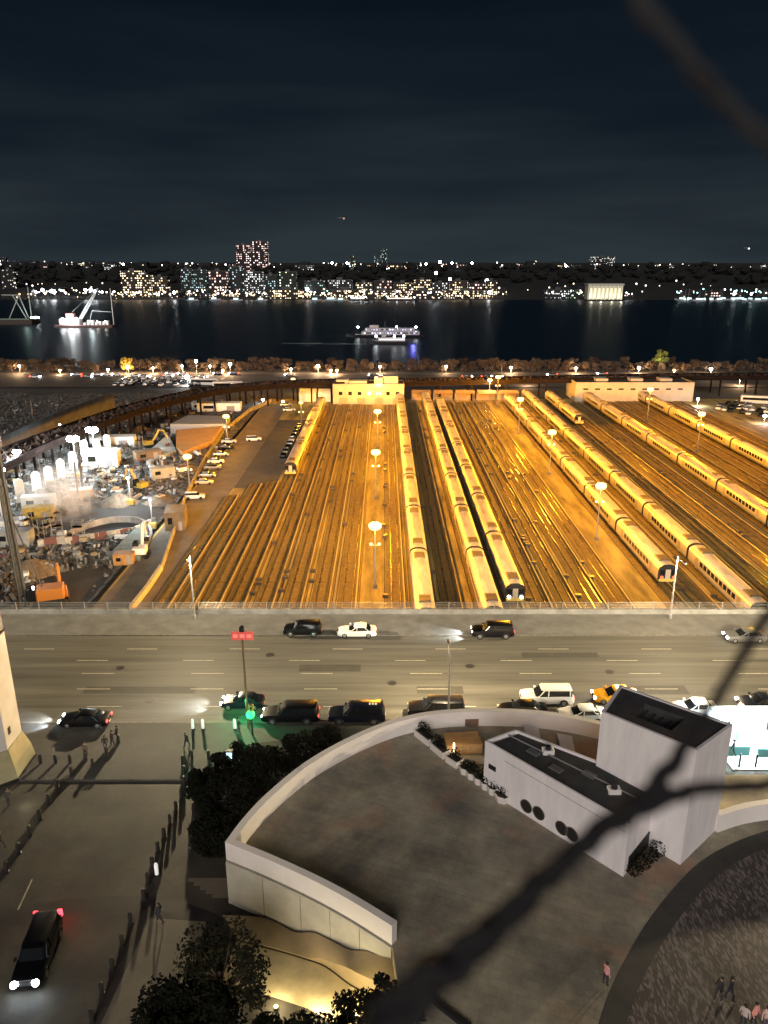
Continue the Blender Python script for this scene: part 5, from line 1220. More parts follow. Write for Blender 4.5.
# barrier blocks in arc: red-white
rr = random.Random(12); bar = []
bpts = arc_points([S(x, y).xy for x, y in ((45, 548), (75, 543), (105, 538), (135, 532), (152, 525))], 6)
for i in range(16):
    f = i/15*(len(bpts)-1); k = min(int(f), len(bpts)-2); q = bpts[k].lerp(bpts[k+1], f-k); d = bpts[k+1]-bpts[k]
    m = (mat('barrier_white', (0.4, 0.4, 0.38), 0.7, ns=2, amt=0.3), rc, gc)[i % 3]
    o = MB().box(-0.9, 0.9, -0.3, 0.3, 0, 0.25).box(-0.9, 0.9, -0.13, 0.13, 0.25, 1.1)
    o = MB().loft([[(-0.9, -0.35, 0), (-0.9, 0.35, 0), (-0.9, 0.14, 0.5), (-0.9, 0.1, 1.1), (-0.9, -0.1, 1.1), (-0.9, -0.14, 0.5)], [(0.9, -0.35, 0), (0.9, 0.35, 0), (0.9, 0.14, 0.5), (0.9, 0.1, 1.1), (0.9, -0.1, 1.1), (0.9, -0.14, 0.5)]]).build('traffic_barrier', m)
    o.location = (q.x, q.y, sh(q.x, q.y)+0.1); o.rotation_euler = (0, 0, math.atan2(d.y, d.x)); o.scale = (1.3, 1.3, 1.3)
    tag(o, '%s traffic barrier, %s from the drill rig along the round pit' % (('white', 'red', 'grey')[i % 3], ORD[i]), 'barrier', 'barriers along the round pit')
# pit lining ring
ring = arc_points([S(x, y).xy for x, y in ((50, 560), (62, 540), (85, 527), (115, 520), (140, 522), (150, 535), (140, 556))], 5)
t = MB().wallstrip(ring, 0.5, -12, -8.3).build('pit_wall', mat('pit_concrete', (0.3, 0.28, 0.25), 0.85, ns=0.5, amt=0.4)); tag(t, 'curved grey retaining wall around the dark pit', 'retaining wall')
# stacks of materials
mats_ = [(wc, 'white'), (gc, 'grey'), (bc, 'brown'), (tcn, 'teal'), (rc, 'dull red'), (mat('timber', (0.4, 0.29, 0.15), 0.8), 'timber coloured'), (mat('stack_dark', (0.06, 0.06, 0.06), 0.7), 'dark')]
rr = random.Random(31); count = 0
spots_ = []
kinds_ = ('crate', 'pipe_bundle', 'block_pile')
while count < 290:
    v_ = rr.random(); py = 408+ (595-408)*v_**1.2; hi = {True: 0}.get(False, 0)
    xl = 0; xr = 150+ (600-py)*0.55 if py > 440 else 240
    px = rr.uniform(xl, min(xr, 238)); p = S(px, py)
    if p.x > -51 or any((p-q).length < 1.6 for q in spots_): continue
    # keep below viaduct path
    if py < 462-0.33*px+8 and px < 200: continue
    if 60 < px < 130 and 560 < py: continue
    spots_.append(p); m, cn = rr.choices(mats_, (3, 5, 3, 1, 1, 2, 6))[0]; kind = rr.choice(kinds_); s = rr.uniform(0.35, 1.0); rz = rr.uniform(0, 3.14)
    t = empty({'crate': 'material_crate', 'pipe_bundle': 'pipe_bundle', 'block_pile': 'block_pile'}[kind], (p.x, p.y, p.z-0.05), rz)
    if kind == 'crate':
        MB().bbox(-1.2*s, 1.2*s, -0.8*s, 0.8*s, 0, 1.3*s, 0.06).build('crate_body', m, t); MB().box(-1.25*s, 1.25*s, -0.85*s, 0.85*s, 1.302*s, 1.4*s).build('lid', mats_[rr.randrange(7)][0], t)
    elif kind == 'pipe_bundle':
        for a, c in ((-0.45, 0.22), (0, 0.22), (0.45, 0.22), (-0.22, 0.6), (0.22, 0.6)): MB().cyl((-2.2*s, a*s, c*s), (2.2*s, a*s, c*s), 0.21*s, n=8).build('pipe', m, t)
    else:
        MB().bbox(-1.5*s, 1.5*s, -1.0*s, 1.0*s, 0, 0.5*s, 0.05).build('lower_layer', m, t); MB().bbox(-1.1*s, 0.6*s, -0.8*s, 0.9*s, 0.502*s, 1.1*s, 0.05).build('upper_layer', mats_[rr.randrange(7)][0], t)
    tag(t, '%s %s lying on the construction ground' % (cn, {'crate': 'material crate', 'pipe_bundle': 'bundle of pipes', 'block_pile': 'pile of blocks'}[kind]), {'crate': 'crate', 'pipe_bundle': 'pipes', 'block_pile': 'block pile'}[kind], '%s %s on the building site' % (cn, kind.replace('_', ' ')))
    count += 1
# scaffolds and rubble
for i in range(16):
    px = rr.uniform(8, 200); py = rr.uniform(450, 545); p = S(px, py)
    if p.x > -54 or py < 462-0.33*px+20: continue
    t = empty('scaffold', (p.x, p.y, p.z), rr.uniform(0, 3)); tag(t, 'small steel scaffold tower standing among the site materials', 'scaffold', 'scaffold towers on the site')
    for a, c in ((-1, -0.7), (1, -0.7), (1, 0.7), (-1, 0.7)): MB().tube([(a, c, 0), (a, c, 4.2)], 0.07, 5).build('standard', steel, t)
    for z in (1.3, 2.7, 4.0): MB().tube([(-1, -0.7, z), (1, -0.7, z), (1, 0.7, z), (-1, 0.7, z), (-1, -0.7, z)], 0.05, 4).build('ledger', steel, t); MB().box(-1, 1, -0.7, 0.7, 2.72, 2.78).build('deck_board', mats_[5][0], t)
b = MB(); rr = random.Random(55)
for i in range(7000):
    px = rr.uniform(-5, 235); py = rr.uniform(400, 606); p = S(px, py)
    if p.x > -50 or p.x < -198: continue
    q = rr.uniform(0.12, 0.5); b.cur = rr.choice((0, 0, 1, 2, 3)); M = Matrix.Translation(p) @ Euler((rr.uniform(0, 3), rr.uniform(0, 3), rr.uniform(0, 3))).to_matrix().to_4x4()
    b.box(-q*rr.uniform(0.6, 3), q, -q*0.6, q*0.6, -q*0.4, q*0.4, M)
o = b.build('rubble', [mat('rubble_grey', (0.12, 0.118, 0.11), 0.9), mat('rubble_pale', (0.28, 0.28, 0.27), 0.8), mat('rubble_brown', (0.12, 0.08, 0.05), 0.9), mat('rubble_dark', (0.03, 0.03, 0.03), 0.8)]); tag(o, 'loose rubble and offcuts strewn over the construction ground', 'rubble', kind='stuff')
# dirt mounds
for i, (px, py, r_, hh) in enumerate(((120, 500, 5, 2.4), (95, 512, 4, 1.8), (160, 500, 4, 1.6), (185, 470, 5, 1.8), (140, 430, 5, 2), (30, 570, 5, 2))):
    p = S(px, py); b = MB(); rr2 = random.Random(i); n_ = 16
    vs = [(0, 0, hh)]; 
    for k in range(1, 6):
        for j in range(n_): a = 6.283*j/n_; q = r_*k/5*rr2.uniform(0.9, 1.15); vs.append((q*math.cos(a), q*math.sin(a), hh*max(0, (1-k/5))*rr2.uniform(0.85, 1.15)-0.3*(k == 5)))
    fs = [(0, 1+j, 1+(j+1) % n_) for j in range(n_)]+[(1+k*n_+j, 1+(k+1)*n_+j, 1+(k+1)*n_+(j+1) % n_, 1+k*n_+(j+1) % n_) for k in range(4) for j in range(n_)]
    b.add(vs, fs); o = b.build('dirt_mound', mat('dirt', (0.2, 0.15, 0.10), 0.95, ns=1, amt=0.4), smooth=True); o.location = (p.x, p.y, p.z-0.2)
    tag(o, 'brown dirt mound ' + ('by the short flood mast', 'near the steam', 'by the hoarding', 'near the parked cars', 'behind the pale tarpaulin', 'beside the drill rig')[i], 'dirt mound', 'dirt mounds')
# steam
sm = bpy.data.materials.new('steam'); sm.use_nodes = True; n = sm.node_tree; n.nodes.clear()
out = n.nodes.new('ShaderNodeOutputMaterial'); pv = n.nodes.new('ShaderNodeVolumePrincipled'); pv.inputs['Color'].default_value = (0.9, 0.92, 0.92, 1)
t_ = n.nodes.new('ShaderNodeTexCoord'); nn = n.nodes.new('ShaderNodeTexNoise'); nn.inputs['Scale'].default_value = 0.35; nn.inputs['Detail'].default_value = 4; n.links.new(t_.outputs['Object'], nn.inputs[0])
mr = n.nodes.new('ShaderNodeMapRange'); mr.inputs['From Min'].default_value = 0.38; mr.inputs['From Max'].default_value = 0.7; mr.inputs['To Max'].default_value = 0.28; n.links.new(nn.outputs[0], mr.inputs[0])
vl = n.nodes.new('ShaderNodeVectorMath'); vl.operation = 'LENGTH'; n.links.new(t_.outputs['Object'], vl.inputs[0])
fo = n.nodes.new('ShaderNodeMapRange'); fo.inputs['From Min'].default_value = 8.6; fo.inputs['From Max'].default_value = 2.0; n.links.new(vl.outputs['Value'], fo.inputs[0])
mu = n.nodes.new('ShaderNodeMath'); mu.operation = 'MULTIPLY'; n.links.new(mr.outputs[0], mu.inputs[0]); n.links.new(fo.outputs[0], mu.inputs[1]); n.links.new(mu.outputs[0], pv.inputs['Density'])
n.links.new(pv.outputs[0], out.inputs['Volume'])
p = S(62, 512); b = MB(); b.sphere((0, 0, 0), 9.0, 20, 12, 0.95); o = b.build('smoke', sm); o.location = (p.x, p.y, p.z+3.6); tag(o, 'white cloud of steam drifting among the arched panels', 'steam', kind='stuff')

# ------------------------------------------------------------------ parked cars (small) in and behind the yard
cols = [(pw_, 'white'), (pb, 'black'), (pg, 'grey'), (pn, 'navy'), (pr_, 'red'), (paint('silver_paint', (0.45, 0.45, 0.44), 0.6), 'silver'), (paint('beige_paint', (0.5, 0.42, 0.3), 0.1), 'beige')]
small = {}
def small_car(ci, kind, loc, rz, label, group):
    key = (ci, kind)
    if key not in small:
        nm = {'sedan': 'parked_car', 'suv': 'parked_suv'}[kind]
        o = make_car(nm, 4.7, 1.85, 1.46 if kind == 'sedan' else 1.75, kind, cols[ci][0], parts=False, cat='car'); small[key] = o
    return place(small[key], loc, rz, label, group)
rr = random.Random(17)
line = [(195, 499, 0), (204, 484, 6), (207, 477, 5), (213, 470, 2), (216, 463, 0), (221, 456, 5), (226, 449, 1), (229, 443, 0), (254, 441, 0), (289, 411, 0), (286, 406, 5)]
for i, (x, y, c) in enumerate(line):
    small_car(c, 'suv' if i in (0, 3, 8) else 'sedan', S(x, y, 0.02) if i < 8 else U(x, y, Zy+0.03), R(8) if i < 9 else R(15), '%s car parked along the service road, %s from the street' % (cols[c][1], ORD[i]), 'cars parked on the service road')
for i in range(9):
    c = (1, 2, 3, 5, 0, 1, 2, 1, 6)[i]; small_car(c, 'sedan', (-28.6, 214+i*5.2, Zy+0.02), R(90), '%s car in the line beside the lone train, %s from its cab' % (cols[c][1], ORD[i]), 'cars lined beside the lone train')
def lot(poly, rows, percol, z, rz, where, grp, seed, gap=3.0, colsel=None):
    rr = random.Random(seed); k = 0
    for r in range(rows):
        for c in range(percol):
            if rr.random() < 0.2: continue
            u, v = (c+0.5)/percol, (r+0.5)/rows
            p = (poly[0].lerp(poly[1], u)).lerp(poly[3].lerp(poly[2], u), v); ci = rr.choice(colsel or [0, 1, 2, 3, 5, 0, 5])
            small_car(ci, rr.choice(('sedan', 'suv')), (p.x, p.y, z), rz+rr.uniform(-.05, .05), '%s car in the parking lot %s, row %s, place %s' % (cols[ci][1], where, ORD[r], ORD[k if k < 60 else 59]), grp); k += 1
lot([Vector((XW(112, 348, -9), 346)), Vector((XW(212, 348, -9), 346)), Vector((XW(205, 370, -9), 371)), Vector((XW(122, 370, -9), 371))], 4, 13, -9.28, R(90), 'beyond the viaduct', 'cars in the riverside lot', 3)
lot([Vector((XW(700, 300, -9), 286)), Vector((XW(790, 260, -9), 262)), Vector((XW(800, 290, -9), 284)), Vector((XW(706, 318, -9), 305))], 3, 12, -8.98, R(60), 'right of the maintenance shed', 'cars in the lot by the shed', 5)
# traffic on the highway
rr = random.Random(6)
hv_head = glow('far_headlight', (0.95, 0.97, 1.0), 30); hv_tail = glow('far_taillight', (1.0, 0.08, 0.03), 7)
for i in range(26):
    ci = rr.choice([0, 1, 2, 5]); y = rr.choice([374, 377.5, 381, 384.5]); px = rr.uniform(0, 768) if i > 9 else rr.uniform(0, 240); X = XW(px, y, -9); d = 1 if y < 379 else -1
    o = make_car('highway_car', 4.7, 1.85, 1.5, 'sedan', cols[ci][0], parts=False); o.location = (X, y, -9.28); o.rotation_euler = (0, 0, 0 if d > 0 else PI)
    tag(o, '%s car driving on the riverside highway with its lights on' % cols[ci][1], 'car', '%s cars on the highway' % cols[ci][1])
    for s in (-1, 1):
        MB().sphere((2.35, s*0.6, 0.7), 0.32, 8, 6).build('headlight', hv_head, o); MB().sphere((-2.36, s*0.65, 0.8), 0.25, 8, 6).build('taillight', hv_tail, o)
# white coaches
def coach(px, y, label, rz=0.0, z=-9.28, L_=13):
    X = XW(px, y, -9); t = empty('coach', (X, y, z), rz); tag(t, label, 'coach', 'parked white coaches')
    MB().bbox(-L_/2, L_/2, -1.3, 1.3, 0.4, 3.3, 0.15).build('body', pw_, t)
    for s in (-1, 1): MB().box(-L_/2+0.6, L_/2-0.8, s*1.305-0.01, s*1.305+0.01, 1.6, 2.6).build('window_band', glassd, t)
    for x in (-L_*0.3, L_*0.33):
        for s in (-1, 1): MB().cyl((x, s*1.05, 0.48), (x, s*1.32, 0.48), 0.48, n=12).build('wheel', black, t)
coach(228, 340, 'white coach parked behind the long office trailer', 0.05)
coach(246, 336, 'white coach nearest the service road behind the trailers', 0.3)
coach(205, 350, 'white coach parked under the curve of the viaduct', -0.1)
coach(758, 300, 'white coach in the lot right of the maintenance shed', -0.3, -8.98)
# blue-white floodlight by the shed
def small_lamp(px, py, Y, label, m, pw=0, c=(1, 1, 1), r=0.5, name='street_lamp', grp='lamps along the riverside highway', base=-9.3):
    z = ZW(py, Y); X = XW(px, Y, z); t = empty(name, (X, Y, base)); tag(t, label, 'street lamp', grp)
    h = max(z-base, 2)
    MB().tube([(0, 0, 0), (0, 0, h)], [0.14, 0.08], 6).build('pole', steel, t)
    MB().sphere((0, 0, h), r, 12, 8, 0.75).build('lamp_globe', m, t)
    if pw: lamp_light('road_light', (0, -0.8, h-0.7), pw, c, 0.4, t)
wl = glow('lamp_warmwhite', (1.0, 0.93, 0.78), 30); wl2 = glow('lamp_coolwhite', (0.9, 0.96, 1.0), 45); ol = glow('lamp_orange', (1.0, 0.62, 0.25), 25)
road = [(19, 366, 389, wl), (60, 372, 386, ol), (108, 371, 389, wl), (128, 367, 389, wl2), (153, 368, 389, wl), (182, 366, 389, wl), (196, 361, 389, wl2), (210, 366, 389, wl), (223, 374, 386, ol), (230, 364, 389, wl2), (291, 369, 389, wl), (318, 366, 389, wl2), (331, 376, 386, ol), (337, 376, 386, ol), (380, 366.5, 389, wl), (446, 366.5, 389, wl), (511, 367.5, 389, wl), (527, 378, 350, ol), (576, 368, 389, wl), (593, 377, 350, ol), (639, 368, 389, wl2), (656, 378, 350, ol), (674, 373, 386, ol), (711, 369, 389, wl2), (740, 379, 350, wl)]
for i, (px, py, Y, m) in enumerate(road):
    small_lamp(px, py, Y, 'small glowing lamp on the riverside highway, %s from the left' % ORD[i], m, 7000 if i % 2 == 0 or m is wl2 else 4000, (1, 0.62, 0.32), 0.75 if m is wl2 else 0.6)
small_lamp(187, 377, 352, 'very bright white lamp in the riverside car park', wl2, 6000, (1, 0.97, 0.9), 1.2)
small_lamp(301, 381, 330, 'orange lamp standing over the yellow lit tents', sodm, 2500, (1, 0.6, 0.2), 0.6)
small_lamp(490, 380, 308, 'orange yard lamp at the far ends of the middle tracks', sodm, 6000, (1, 0.6, 0.2), 0.95)
small_lamp(698, 399, 296, 'blue white lamp fixed beside the maintenance shed', wl2, 2500, (0.7, 0.8, 1), 0.5)
small_lamp(263, 400, 300, 'white lamp by the trailers at the far end of the service road', wl2, 2500, (0.95, 0.97, 1), 0.55)
small_lamp(283, 403, 296, 'pale lamp among the vehicles at the far end of the service road', wl, 1500, (1, 0.8, 0.5), 0.45)
small_lamp(765, 416, 262, 'violet white lamp at the right end of the car lot', glow('violet_lamp', (0.8, 0.75, 1.0), 30), 2500, (0.8, 0.75, 1), 0.7)

# riverside trees: bare and brownish, individual
tree_m = mat('bare_crown', (0.13, 0.085, 0.05), 0.9, ns=0.3, amt=0.4)
protos = []
for k in range(5):
    t = make_tree('riverside_tree', (0, 0, 0), 6.2, 3.2, 22, 60, tree_m, 0.26, 'x', 200+k, group='bare brown trees along the river'); protos.append(t)
rr = random.Random(77); k = 0
for row, Y in enumerate((392, 401)):
    px = -10+row*4
    while px < 785:
        if not (row == 0 and 108 < px < 122):
            place(protos[k % 5], (XW(px, Y, -9), Y+rr.uniform(-3, 3), -9.2), rr.uniform(0, 6.28), 'bare brown tree in the %s riverside row, %s from the left' % (('road side', 'water side')[row], ORD[min(k % 66, 67)]), 'bare brown trees along the river', rr.uniform(0.6, 1.0)); k += 1
        px += rr.uniform(8, 14)
make_tree('yellow_tree', (XW(128, 392, -9), 390, -9.2), 7, 3.6, 20, 50, mat('yellow_leaf', (0.45, 0.30, 0.04), 0.8), 0.4, 'rounded yellow tree lit by a lamp beside the highway', 301)
make_tree('green_tree', (XW(660, 395, -9), 396, -9.2), 10, 3.6, 18, 60, mat('green_yellow_leaf', (0.22, 0.26, 0.06), 0.8), 0.4, 'lit green tree rising over the brown riverside trees', 302, low=0.5)
lamp_light('tree_light', (XW(128, 386, -9), 385, -5), 1600, (1, 0.8, 0.3), 0.3); lamp_light('tree_light', (XW(660, 391, -9), 391, -4), 1500, (1, 0.9, 0.5), 0.3)
sf = MB().tube([(-500, 340, -8.2), (700, 340, -8.2)], 0.1, 4)

# ------------------------------------------------------------------ boats
hullw = mat('hull_white', (0.4, 0.4, 0.42), 0.4); hulld = mat('hull_dark', (0.03, 0.03, 0.035), 0.5)
def ferry(px, py, L_, label, deck, m_em, blue=None, rz=0.0, name='ferry', grp=None):
    p = U(px, py, -11); t = empty(name, (p.x, p.y, -11), rz); tag(t, label, 'boat', grp); W = L_*0.2
    def hr(x, w, z0, z1): return [(x, -w*0.6, z0), (x, w*0.6, z0), (x, w, z1), (x, -w, z1)]
    MB().loft([hr(-L_/2, W/2*0.9, -0.5, 2.0), hr(0, W/2, -0.6, 2.0), hr(L_*0.35, W/2*0.8, -0.5, 2.2), hr(L_/2, 0.3, 0.3, 2.8)]).build('hull', hulld, t)
    n_ = 2 if deck > 1 else 1
    for k in range(n_):
        z0 = 2.02+k*2.5; s = 1-0.14*k
        cb_ = MB().bbox(-L_*0.44*s, L_*0.3*s, -W*0.42*s, W*0.42*s, z0, z0+2.4, 0.2).build('cabin', hullw, t)
        for s2 in (-1, 1): MB().box(-L_*0.42*s, L_*0.28*s, s2*W*0.425*s-0.03, s2*W*0.425*s+0.03, z0+0.8, z0+1.9).build('lit_window_band', m_em, cb_)
    MB().bbox(L_*0.08, L_*0.2, -W*0.2, W*0.2, 2.03+n_*2.5, 2.03+n_*2.5+2.0, 0.2).build('wheelhouse', hullw, t)
    MB().tube([(0, 0, 2+n_*2.5), (0, 0, 7+n_*2.5)], 0.12, 6).build('mast', steel, t)
    for x in (-0.4, -0.15, 0.12, 0.35): MB().sphere((x*L_, -W*0.45, 3.4+n_*1.8), 0.7, 8, 6).build('deck_lamp', blue if (blue and x < 0.0) else wl2, t)
lampw = window_mat('ferry_windows', (0.3, 0.3, 0.3), 2.0, 9, 0.75, (0.9, 0.9, 1.0), (0.6, 0.5, 0.9), 1.6, wx=0.7, wz=1.1)
bl_ = glow('blue_lamp', (0.35, 0.35, 1.0), 22)
ferry(385, 337, 60, 'long lit party boat with several decks on the river', 2, lampw, None, PI)
ferry(389, 344, 26, 'smaller ferry passing in front of the long party boat', 1, glow('ferry_band', (0.75, 0.75, 0.8), 1.0), None, PI)
p = U(396, 343, -11)
o = empty('buoy_boat', (p.x+7, p.y+6, -11)); bpy.data.objects.remove(o)
lamp_light('boat_blue_light', (p.x+12, p.y-3, -6), 4000, (0.15, 0.15, 1.0), 0.8)
ferry(359, 300.5, 28, 'small white boat moored off the far shore', 1, glow('shore_band', (1, 0.9, 0.75), 3), None, 0, 'boat')
ferry(402, 300.5, 52, 'long low boat moored off the far shore lights', 1, glow('shore_band2', (1, 0.7, 0.6), 1.6), None, 0, 'boat')
ferry(36, 323, 9, 'tiny boat near the dark pier', 1, glow('shore_band', (1, 1, 1), 1), None, 0, 'boat')
# wakes
for i, (px, py, L_) in enumerate(((302, 343.5, 28), (345, 344, 30))):
    p = U(px, py, -11); o = MB().add([(-L_/2, -0.5, 0), (L_/2, -1.6, 0), (L_/2, 1.6, 0), (-L_/2, 0.5, 0)], [(0, 1, 2, 3)]).build('foam', mat('foam', (0.55, 0.6, 0.6), 0.8)); o.location = (p.x, p.y, -10.97); tag(o, 'pale wake trailing on the dark river behind the ferry', 'foam', kind='stuff')
# crane barge
p = U(86, 327, -11); t = empty('crane_barge', (p.x, p.y, -11)); tag(t, 'floodlit work barge with a leaning white crane boom on the river', 'barge')
MB().bbox(-26, 26, -7, 7, -0.5, 2.0, 0.5).build('hull', mat('barge_rust', (0.12, 0.06, 0.05), 0.7), t)
MB().bbox(-22, -4, -4, 4, 2.02, 7.5, 0.3).build('crane_house', mat('crane_house', (0.6, 0.45, 0.42), 0.6), t)
MB().bbox(-16, -9, -3, 3, 7.52, 12.0, 0.3).build('cab', mat('crane_cab', (0.25, 0.1, 0.1), 0.6), t)
bm_ = MB(); p0_ = Vector((-6, 0, 4)); p1_ = Vector((14, 0, 33))
for a, c in ((-1, -1), (1, -1), (1, 1), (-1, 1)): bm_.tube([p0_+Vector((a, c, 0)), p0_.lerp(p1_, 0.5)+Vector((a*1.2, c*1.2, 0)), p1_+Vector((a*0.5, c*0.5, 0))], 0.3, 5)
for k in range(12):
    a, c = p0_.lerp(p1_, k/12), p0_.lerp(p1_, (k+1)/12); bm_.tube([a+Vector((-1, -1, 0)), c+Vector((1, -1, 0))], 0.16, 4)
bm_.build('boom', mat('boom_white', (0.7, 0.75, 0.75), 0.5), t)
MB().tube([(-12, 0, 12), (14, 0, 33)], 0.1, 4).build('cable', steel, t)
MB().tube([(25, 0, 2), (25, 0, 33)], 0.35, 6).build('spud_pile', mat('boom_white', (0, 0, 0)), t)
MB().tube([(3, 0, 2), (7, 0, 14), (24, 0, 13)], 0.2, 5).build('derrick', mat('boom_white', (0, 0, 0)), t)
rr = random.Random(1)
for k in range(7): MB().bbox(-1+k*3.4, 1+k*3.4, -3, 2, 2.02, 3.5+rr.uniform(0, 3), 0.1).build('deck_load', wc, t)
for x, pw in ((-18, 1), (-12, 1), (-6, 1)): MB().sphere((x, -5, 7), 1.5, 10, 8, 0.8).build('floodlight', wl2 if x != -12 else glow('barge_flood', (0.9, 0.97, 1.0), 40), t)
for x in (5, 12, 19): MB().sphere((x, -4, 5), 0.6, 8, 6).build('deck_lamp', wl, t)
lamp_light('barge_light', (-10, -8, 9), 14000, (0.9, 0.97, 1.0), 1.5, t); lamp_light('barge_light', (8, -8, 12), 6000, (0.85, 0.97, 1.0), 1.0, t)
# dark pier with gantry at left
p = U(8, 324, -11); t = empty('pier', (p.x, p.y, -11)); tag(t, 'dark pier with a pale gantry frame at the left side of the river', 'pier')
MB().bbox(-60, 26, -8, 8, -1, 4.5, 0.3).build('pier_deck', mat('pier_dark', (0.05, 0.035, 0.03), 0.8), t)
gmm = mat('gantry', (0.35, 0.38, 0.36), 0.6)
for q in ([(2, 0, 5), (14, 0, 26)], [(18, 0, 5), (8, 0, 26)], [(14, 0, 26), (20, 0, 6)], [(23, 0, 5), (23, 0, 33)], [(-2, 0, 26), (14, 0, 26)]): MB().tube(q, 0.5, 5).build('gantry_beam', gmm, t)
MB().box(-60, 24, -8.3, -8.05, 4.52, 5.4).build('kerb', mat('pier_green', (0.15, 0.25, 0.2), 0.7), t)
lamp_light('pier_light', (20, -6, 14), 1500, (0.7, 1.0, 0.9), 0.6, t)

# ------------------------------------------------------------------ far shore buildings
WM = {
 'warm': window_mat('win_warm', (0.10, 0.08, 0.06), 3.4, 3.6, 0.45, (1.0, 0.68, 0.32), (1.0, 0.9, 0.7), 4.2, 1),
 'cool': window_mat('win_cool', (0.05, 0.07, 0.07), 3.2, 3.4, 0.26, (0.75, 0.9, 1.0), (0.5, 0.85, 0.8), 1.7, 2),
 'pink': window_mat('win_pink', (0.07, 0.05, 0.05), 4.2, 4.6, 0.42, (1.0, 0.5, 0.4), (1.0, 0.85, 0.8), 3.4, 3),
 'dim': window_mat('win_dim', (0.03, 0.03, 0.03), 3.8, 3.6, 0.2, (1.0, 0.8, 0.5), (0.9, 0.95, 1.0), 1.6, 4),
 'white': window_mat('win_white', (0.08, 0.08, 0.08), 3.0, 3.4, 0.4, (1.0, 0.95, 0.85), (0.85, 0.95, 1.0), 2.6, 5),
 'green': window_mat('win_green', (0.06, 0.07, 0.05), 3.4, 4.2, 0.3, (0.9, 1.0, 0.6), (0.6, 1.0, 0.85), 2.4, 6),
}
def far_building(px0, px1, ytop, Y, wk, label, name='apartment_building', depth=None, roof=True, cat='building', group=None, ybase=None):
    z1 = ZW(ytop, Y); X0, X1 = XW(px0, Y, z1), XW(px1, Y, z1); z0 = (terr((X0+X1)/2, Y)-1) if ybase is None else ybase
    w2 = (X1-X0)/2; d = depth or max(10, min(24, w2)); h = max(3, z1-z0)
    t = empty(name, ((X0+X1)/2, Y+d/2, z0)); tag(t, label, cat, group)
    MB().box(-w2, w2, -d/2, d/2, 0, h).build('wall', WM[wk], t)
    MB().box(-w2-0.3, w2+0.3, -d/2-0.3, d/2+0.3, h+0.01, h+0.8).build('roof', hulld, t)
    if roof and w2 > 6: MB().box(-w2*0.3, w2*0.2, -d/5, d/5, h+0.81, h+4).build('plant_room', hulld, t)
    return t
FB = [
 (236, 250, 245, 1900, 'pink', 'tall residential tower, shorter of the two pink lit twins on the ridge'), (252, 267, 241.5, 1910, 'pink', 'tallest pink lit tower on the ridge, right of the twins'),
 (239, 264, 252, 1890, 'pink', 'broad pink lit block filling the gap between the twin towers'),
 (350, 355, 256, 2300, 'green', 'slim dim tower on the horizon left of the pair'), (380, 387, 249.5, 2300, 'cool', 'slim twin topped tower on the horizon above the river boats'), (374, 378, 256, 2320, 'cool', 'slimmer tower beside the twin topped one'),
 (592, 615, 257, 2200, 'white', 'broad tower block on the ridge above the floodlit hall'), (590, 600, 264, 2150, 'white', 'lower block beside the broad ridge tower'),
 (120, 142, 271, 1300, 'warm', 'warm lit waterfront apartment block, left of the warm group'), (140, 151, 275, 1290, 'warm', 'warm lit waterfront block in the middle of the warm group'), (151, 167, 277, 1285, 'warm', 'orange lit low block closing the warm group'),
 (180, 192, 269, 1330, 'cool', 'teal lit apartment block, first of the waterfront group left of the pink towers'), (193, 206, 270, 1330, 'cool', 'teal lit apartment block, second of the waterfront group'), (208, 226, 271, 1320, 'pink', 'apartment block with reddish lit windows on the waterfront'), (228, 241, 267, 1340, 'cool', 'grey teal apartment block under the pink towers'),
 (242, 262, 272, 1320, 'white', 'white lit waterfront block right under the pink towers'), (264, 277, 275, 1300, 'cool', 'teal office block beside the white lit block'), (279, 296, 272, 1310, 'green', 'low green lit office block by the water'), (270, 302, 290, 1235, 'warm', 'low pavilion with row of golden arches on the waterfront'),
 (304, 325, 281, 1320, 'cool', 'bluish waterfront office block'), (328, 352, 280, 1330, 'white', 'white lit waterfront terminal block'), (330, 360, 290, 1240, 'warm', 'low warm lit ferry terminal on the waterfront'),
 (356, 372, 283, 1300, 'warm', 'warm lit apartments right of the ferry terminal'), (374, 392, 281, 1310, 'pink', 'reddish lit apartments behind the long low boat'), (394, 412, 283, 1290, 'warm', 'warm lit apartments behind the moored boats'), (414, 431, 280, 1320, 'warm', 'taller warm lit apartments in the dense cluster'), (433, 448, 283, 1300, 'white', 'white lit apartments in the dense cluster'), (450, 468, 281, 1310, 'warm', 'warm lit apartments near the end of the dense cluster'), (470, 484, 284, 1290, 'pink', 'reddish lit apartments near the end of the dense cluster'), (486, 497, 281, 1300, 'warm', 'last warm lit block of the dense cluster'),
 (365, 400, 291, 1240, 'warm', 'low waterfront row behind the long low boat'), (405, 440, 291, 1238, 'pink', 'low reddish waterfront row'), (445, 490, 291, 1240, 'warm', 'low warm waterfront row at the end of the cluster'),
 (548, 570, 290, 1245, 'white', 'low white lit pier building beside the floodlit hall'), (572, 584, 292, 1240, 'green', 'low green lit annex of the floodlit hall'),
 (0, 6, 258, 2400, 'dim', 'dim tower at the left edge of the horizon'), (8, 20, 262, 2300, 'dim', 'dim broad block near the left horizon'), (22, 32, 265, 2200, 'dim', 'low dim block on the left ridge'), (0, 14, 270, 1500, 'dim', 'dark apartment block on the slope at the left edge'),
]
for a in FB: far_building(*a[:5], a[5])
